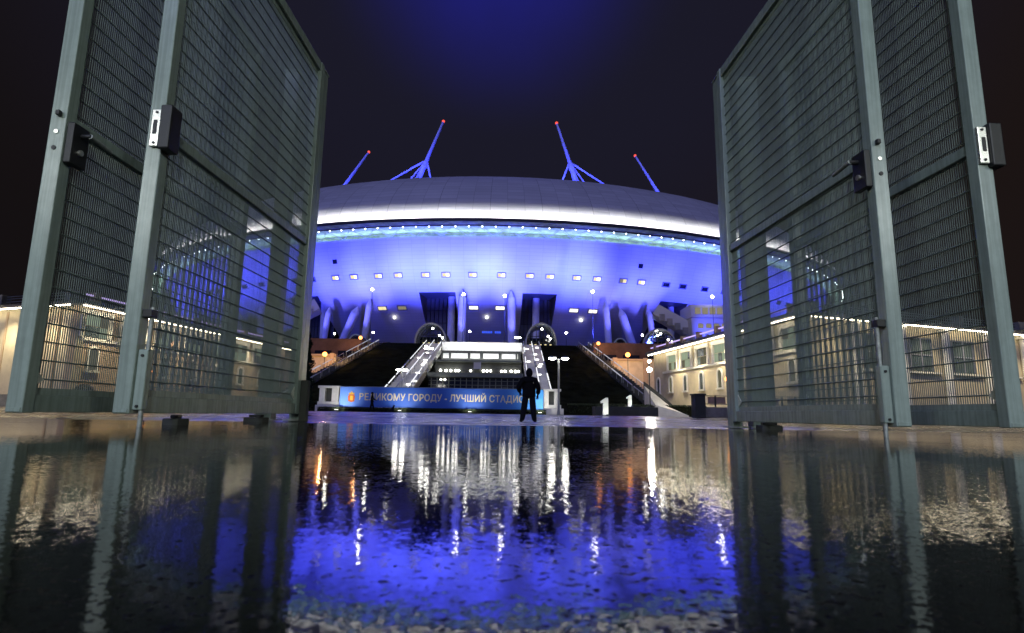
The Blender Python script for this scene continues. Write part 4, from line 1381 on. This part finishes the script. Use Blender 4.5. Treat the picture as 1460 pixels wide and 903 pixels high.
    for s in (-1, 1):
        fm.ball((0.03 * s * k, 0.085 * k, 1.685 * k), 0.011, 0.008, 0.008, 8, 6)
        fm.ball((0.08 * s * k, 0.01 * k, 1.67 * k), 0.012, 0.02, 0.028, 8, 6)
    fm.ball((0, 0.092 * k, 1.615 * k), 0.022, 0.01, 0.006, 8, 6)
    fm.build('face', 'skin', t_, local=True, smooth=True)
    return t_
person('person in black with back to the viewer, legs apart, in front of the banner end', (0.62, 20.0, gz(0.6, 20)), R(4),
       ((-0.22, -0.02), (0.19, 0.03)), (((-0.37, -0.01, 1.17), (-0.30, 0.17, 1.0)), ((0.32, -0.03, 1.15), (0.31, 0.1, 0.92))), h=1.80, hood=True, bulk=1.28)
person('small dark figure walking past the first word of the banner', (-12.2, 51.8, gz(-12, 52)), R(-80),
       ((-0.09, -0.24), (0.09, 0.2)), (((-0.26, 0.1, 1.2), (-0.25, 0.3, 1.1)), ((0.27, -0.05, 1.18), (0.26, 0.1, 1.0))), h=1.72)
person('small dark figure standing at the left, next to the left gate post', (-19.3, 56.4, gz(-19, 56)), R(25),
       ((-0.11, 0.0), (0.12, 0.03)), (((-0.25, -0.02, 1.17), (-0.26, 0.08, 0.95)), ((0.26, -0.02, 1.17), (0.27, 0.08, 0.95))), h=1.70)

# small dog by the banner
t_ = thing('dog', 'small dark dog sitting in front of the banner, right of the walking figure', 'dog', (-10.35, 51.6, gz(-10, 52)), R(-90))
J = {'pelvis': ((0, -0.14, 0.16), (0.10, 0.11)), 'belly': ((0, -0.03, 0.26), (0.09, 0.09)), 'chest': ((0, 0.07, 0.36), (0.09, 0.10)), 'neck': ((0, 0.11, 0.49), 0.055), 'head': ((0, 0.14, 0.57), (0.06, 0.06)), 'muz': ((0, 0.25, 0.55), 0.03),
     'lsh': ((-0.07, 0.09, 0.28), 0.045), 'lpa': ((-0.07, 0.11, 0.06), 0.028), 'lto': ((-0.07, 0.16, 0.025), 0.025), 'rsh': ((0.07, 0.09, 0.28), 0.045), 'rpa': ((0.07, 0.11, 0.06), 0.028), 'rto': ((0.07, 0.16, 0.025), 0.025),
     'lkn': ((-0.11, -0.02, 0.18), 0.05), 'lho': ((-0.11, -0.16, 0.05), 0.03), 'lhp': ((-0.11, 0.0, 0.025), 0.025), 'rkn': ((0.11, -0.02, 0.18), 0.05), 'rho': ((0.11, -0.16, 0.05), 0.03), 'rhp': ((0.11, 0.0, 0.025), 0.025),
     'tail': ((0, -0.27, 0.07), 0.028), 'tail2': ((0, -0.4, 0.06), 0.015), 'le': ((-0.05, 0.12, 0.65), 0.015), 're': ((0.05, 0.12, 0.65), 0.015)}
E_ = [('pelvis', 'belly'), ('belly', 'chest'), ('chest', 'neck'), ('neck', 'head'), ('head', 'muz'), ('head', 'le'), ('head', 're'), ('chest', 'lsh'), ('lsh', 'lpa'), ('lpa', 'lto'), ('chest', 'rsh'), ('rsh', 'rpa'), ('rpa', 'rto'),
      ('pelvis', 'lkn'), ('lkn', 'lho'), ('lho', 'lhp'), ('pelvis', 'rkn'), ('rkn', 'rho'), ('rho', 'rhp'), ('pelvis', 'tail'), ('tail', 'tail2')]
inst('body', skin_mesh('body', J, E_, 'fur_dark'), t_)

# ---------------------------------------------------------------- the open gates
TOP = 2.70
def gate_leaf(label, near, far, s, zb, lock, keeper, bolt):
    """local x runs along the leaf away from the viewer, local y*s points away from the passage"""
    v = Vector(far) - Vector(near)
    L = v.length
    t_ = thing('gate_leaf', label, 'gate', (near[0], near[1], 0.0), math.atan2(v.y, v.x), 'open gate leaves')
    # local +y is world left of travel direction: for a leaf running away from the viewer that is -X
    k = 1 if s < 0 else -1
    Y = lambda a: k * a
    sw, sd = 0.068, 0.056
    def bx(x0, x1, y0, y1, z0, z1, name, mat='gate_paint', bev=0.004, par=t_):
        ya, yb = sorted((Y(y0), Y(y1)))
        return MB().box(x0, x1, ya, yb, z0, z1).build(name, mat, par, bevel=bev, local=True)
    near_st = bx(0, sd, 0, sw, zb, TOP, 'stile')
    bx(L - sd, L, 0, sw, zb, TOP, 'stile')
    top_ = bx(sd, L - sd, 0.006, sw - 0.006, TOP - 0.07, TOP - 0.001, 'top_rail')
    bot = bx(sd, L - sd, 0.006, sw - 0.006, zb + 0.002, zb + 0.072, 'bottom_rail')
    midr = bx(sd, L - sd, 0.012, sw - 0.012, 1.255, 1.305, 'middle_rail')
    # weld beads where rails meet stiles
    for zz, hh in ((TOP - 0.068, 0.064), (zb + 0.004, 0.066), (1.257, 0.046)):
        for xx in (sd + 0.001, L - sd - 0.001):
            wb = MB()
            for q in range(7):
                wb.ball((xx, Y(0.008), zz + hh * (q + 0.5) / 7), 0.0045, 0.004, hh / 10, 8, 5)
            wb.build('weld_bead', 'gate_paint', t_, local=True, smooth=True)
    # flat bars that clamp the mesh
    bx(sd, L - sd, 0.028, 0.034, zb + 0.0725, zb + 0.10, 'clamp_bar', bev=0.001, par=bot)
    bx(sd, L - sd, 0.028, 0.034, TOP - 0.10, TOP - 0.0705, 'clamp_bar', bev=0.001, par=top_)
    # welded mesh: close uprights, wide-set cross wires
    ym = 0.031
    vw = MB()
    x = sd + 0.012
    while x < L - sd - 0.004:
        r = 0.0016
        ya, yb = sorted((Y(ym - r), Y(ym + r)))
        vw.box(x - r, x + r, ya, yb, zb + 0.07, TOP - 0.068)
        x += 0.0127 + random.uniform(-0.0007, 0.0007)
    o = vw.build('mesh_uprights', 'wire_paint', t_, local=True); o['kind'] = 'stuff'
    z = zb + 0.135
    while z < TOP - 0.1:
        r = 0.0026
        yc = Y(ym - 0.0052)
        if abs(z - 1.28) > 0.03:
            MB().tube((sd, yc, z), (L - sd, yc, z), 0.0032, n=8, cap=False).build('cross_wire', 'wire_paint', t_, local=True)
        z += 0.0762
    # corner gussets
    for xx, d in ((sd, 1), (L - sd, -1)):
        zz = zb + 0.1
        yy = Y(0.022)
        p = [(xx, zz), (xx + d * 0.055, zz + 0.032), (xx, zz + 0.085)]
        a0, a1 = sorted((yy, Y(0.026)))
        MB().prism(p, 'y', a0, a1).build('gusset', 'gusset_white', t_, local=True)
    # hinges on the far stile
    for hz in (0.35, 1.28, 2.3):
        MB().tube((L + 0.012, Y(sw / 2), hz - 0.06), (L + 0.012, Y(sw / 2), hz + 0.06), 0.014, n=10).build('hinge', 'bolt_zinc', t_, local=True, smooth=True)
        bx(L - 0.002, L + 0.008, 0.02, 0.05, hz - 0.05, hz + 0.05, 'hinge_plate', 'bolt_zinc', 0.001)
    # weld and drain details: bottom shoe
    bx(-0.004, 0.0, 0.006, sw - 0.006, zb + 0.004, zb + 0.02, 'end_cap', 'gate_paint', 0.001)
    if lock:
        side_, lz = lock
        lk = bx(0.008, 0.10, -0.032, -0.001, lz - 0.12, lz + 0.06, 'lock_case', 'black_plastic', 0.005)
        MB().tube((0.055, Y(-0.034), lz + 0.015), (0.055, Y(-0.075), lz + 0.015), 0.011, n=10).build('handle_neck', 'black_plastic', lk, local=True, smooth=True)
        MB().tube((0.05, Y(-0.072), lz + 0.015), (0.185, Y(-0.070), lz + 0.005), 0.011, 0.009, n=10).build('handle', 'bolt_zinc', lk, local=True, smooth=True)
        MB().tube((0.055, Y(-0.030), lz - 0.06), (0.055, Y(-0.042), lz - 0.06), 0.013, n=12).build('cylinder', 'bright_steel', lk, local=True, smooth=True)
        for dz, rr, mt in ((0.09, 0.010, 'black_plastic'), (0.012, 0.009, 'bright_steel'), (-0.06, 0.0095, 'black_plastic')):
            MB().tube((-0.004, Y(sw * 0.5), lz + dz), (0.004, Y(sw * 0.5), lz + dz), rr, n=12).build('bolt_head', mt, near_st, local=True, smooth=True)
        bx(-0.022, -0.003, sw * 0.25, sw * 0.5, lz + 0.078, lz + 0.10, 'latch_tongue', 'black_plastic', 0.003, near_st)
    if keeper:
        kz, kd = keeper
        y0, y1 = (0.004, 0.046) if kd > 0 else (0.002, 0.044)
        kp = bx(-0.016, -0.001, y0, y1, kz - 0.085, kz + 0.085, 'strike_plate', 'bright_steel', 0.003)
        ca, cb = (y0 - 0.052, y0 - 0.002)
        if kd < 0:
            ca, cb = (y1 + 0.002, y1 + 0.06)
        bx(-0.03, 0.05, ca, cb, kz - 0.10, kz + 0.10, 'strike_box', 'black_plastic', 0.006, kp)
        bx(-0.0185, -0.0162, (y0 + y1) / 2 - 0.006, (y0 + y1) / 2 + 0.01, kz - 0.03, kz + 0.035, 'strike_slot', 'black_plastic', 0, kp)
        for dz in (-0.07, 0.07):
            MB().tube((-0.0195, Y((y0 + y1) / 2), kz + dz), (-0.0155, Y((y0 + y1) / 2), kz + dz), 0.006, n=10).build('screw', 'black_plastic', kp, local=True)
    if bolt:
        zt = bolt
        db = MB().tube((0.03, Y(-0.03), -0.02), (0.03, Y(-0.03), zt), 0.0095, n=12).build('drop_bolt', 'bolt_zinc', t_, local=True, smooth=True)
        for a0, a1 in ((zb + 0.015, zb + 0.26),):
            bx(0.012, 0.048, -0.042, -0.001, a0, a1, 'bolt_housing', 'gate_paint', 0.005, db)
        bx(0.008, 0.052, -0.04, -0.001, zt - 0.045, zt - 0.012, 'bolt_guide', 'black_plastic', 0.003, db)
        for a0 in (zb + 0.03, zb + 0.235):
            MB().tube((0.012, Y(-0.022), a0), (0.006, Y(-0.022), a0), 0.006, n=8).build('screw', 'black_plastic', db, local=True)
    return t_

gate_leaf('left inner gate leaf with strike plate and drop bolt on its near edge', (-1.525, 2.36), (-1.475, 4.12), -1, 0.052, None, (1.27, 1), 0.49)
gate_leaf('left outer gate leaf with black lock case, behind the left inner leaf', (-1.885, 2.28), (-1.87, 3.93), -1, 0.050, ('in', 1.20), None, None)
gate_leaf('right inner gate leaf with black lock case and drop bolt on its near edge', (1.635, 2.50), (1.548, 4.12), 1, 0.046, ('in', 1.24), None, 0.52)
gate_leaf('right outer gate leaf with strike plate, behind the right inner leaf', (2.03, 2.40), (1.965, 4.0), 1, 0.050, None, (1.27, -1), None)

def hinge_post(label, x, y, w, h=2.70, box=False):
    t_ = thing('hinge_post', label, 'gate post', (x, y, gz(x, y) - 0.02), 0, 'gate hinge posts')
    MB().box(-w / 2, w / 2, -0.05, 0.05, 0, h).build('shaft', 'gate_paint', t_, bevel=0.006, local=True)
    MB().box(-w / 2 - 0.006, w / 2 + 0.006, -0.056, 0.056, h + 0.001, h + 0.014).build('cap', 'gate_paint', t_, bevel=0.004, local=True)
    MB().box(-w / 2 - 0.03, w / 2 + 0.03, -0.08, 0.08, 0.0, 0.03).build('base_plate', 'bolt_zinc', t_, bevel=0.004, local=True)
    if box:
        MB().box(w / 2 + 0.012, w / 2 + 0.062, -0.09, -0.03, 0.0, 0.30).build('junction_box', 'concrete_dark', t_, bevel=0.006, local=True)
hinge_post('left inner hinge post at the far end of the left inner leaf', -1.522, 4.20, 0.07, box=True)
hinge_post('left outer hinge post seen through the left inner mesh', -1.745, 4.22, 0.11)
hinge_post('right inner hinge post at the far end of the right inner leaf', 1.597, 4.20, 0.07)
hinge_post('right outer hinge post seen through the right inner mesh', 1.80, 4.22, 0.17)
def stop(x, y, w, label):
    t_ = thing('gate_stop', label, 'gate stop', (x, y, -0.02), 0, 'ground stops under the gates')
    MB().box(-w / 2, w / 2, -0.05, 0.05, 0, 0.05).build('block', 'concrete_dark', t_, bevel=0.006, local=True)
    MB().box(-w / 2 + 0.02, w / 2 - 0.02, -0.02, 0.02, 0.051, 0.066).build('rubber', 'black_plastic', t_, bevel=0.003, local=True)
stop(-1.57, 2.78, 0.075, 'dark ground stop under the near half of the left inner leaf')
stop(-1.58, 3.68, 0.12, 'dark ground stop under the far end of the left inner leaf')
stop(1.64, 3.75, 0.13, 'dark ground stop under the far end of the right inner leaf')
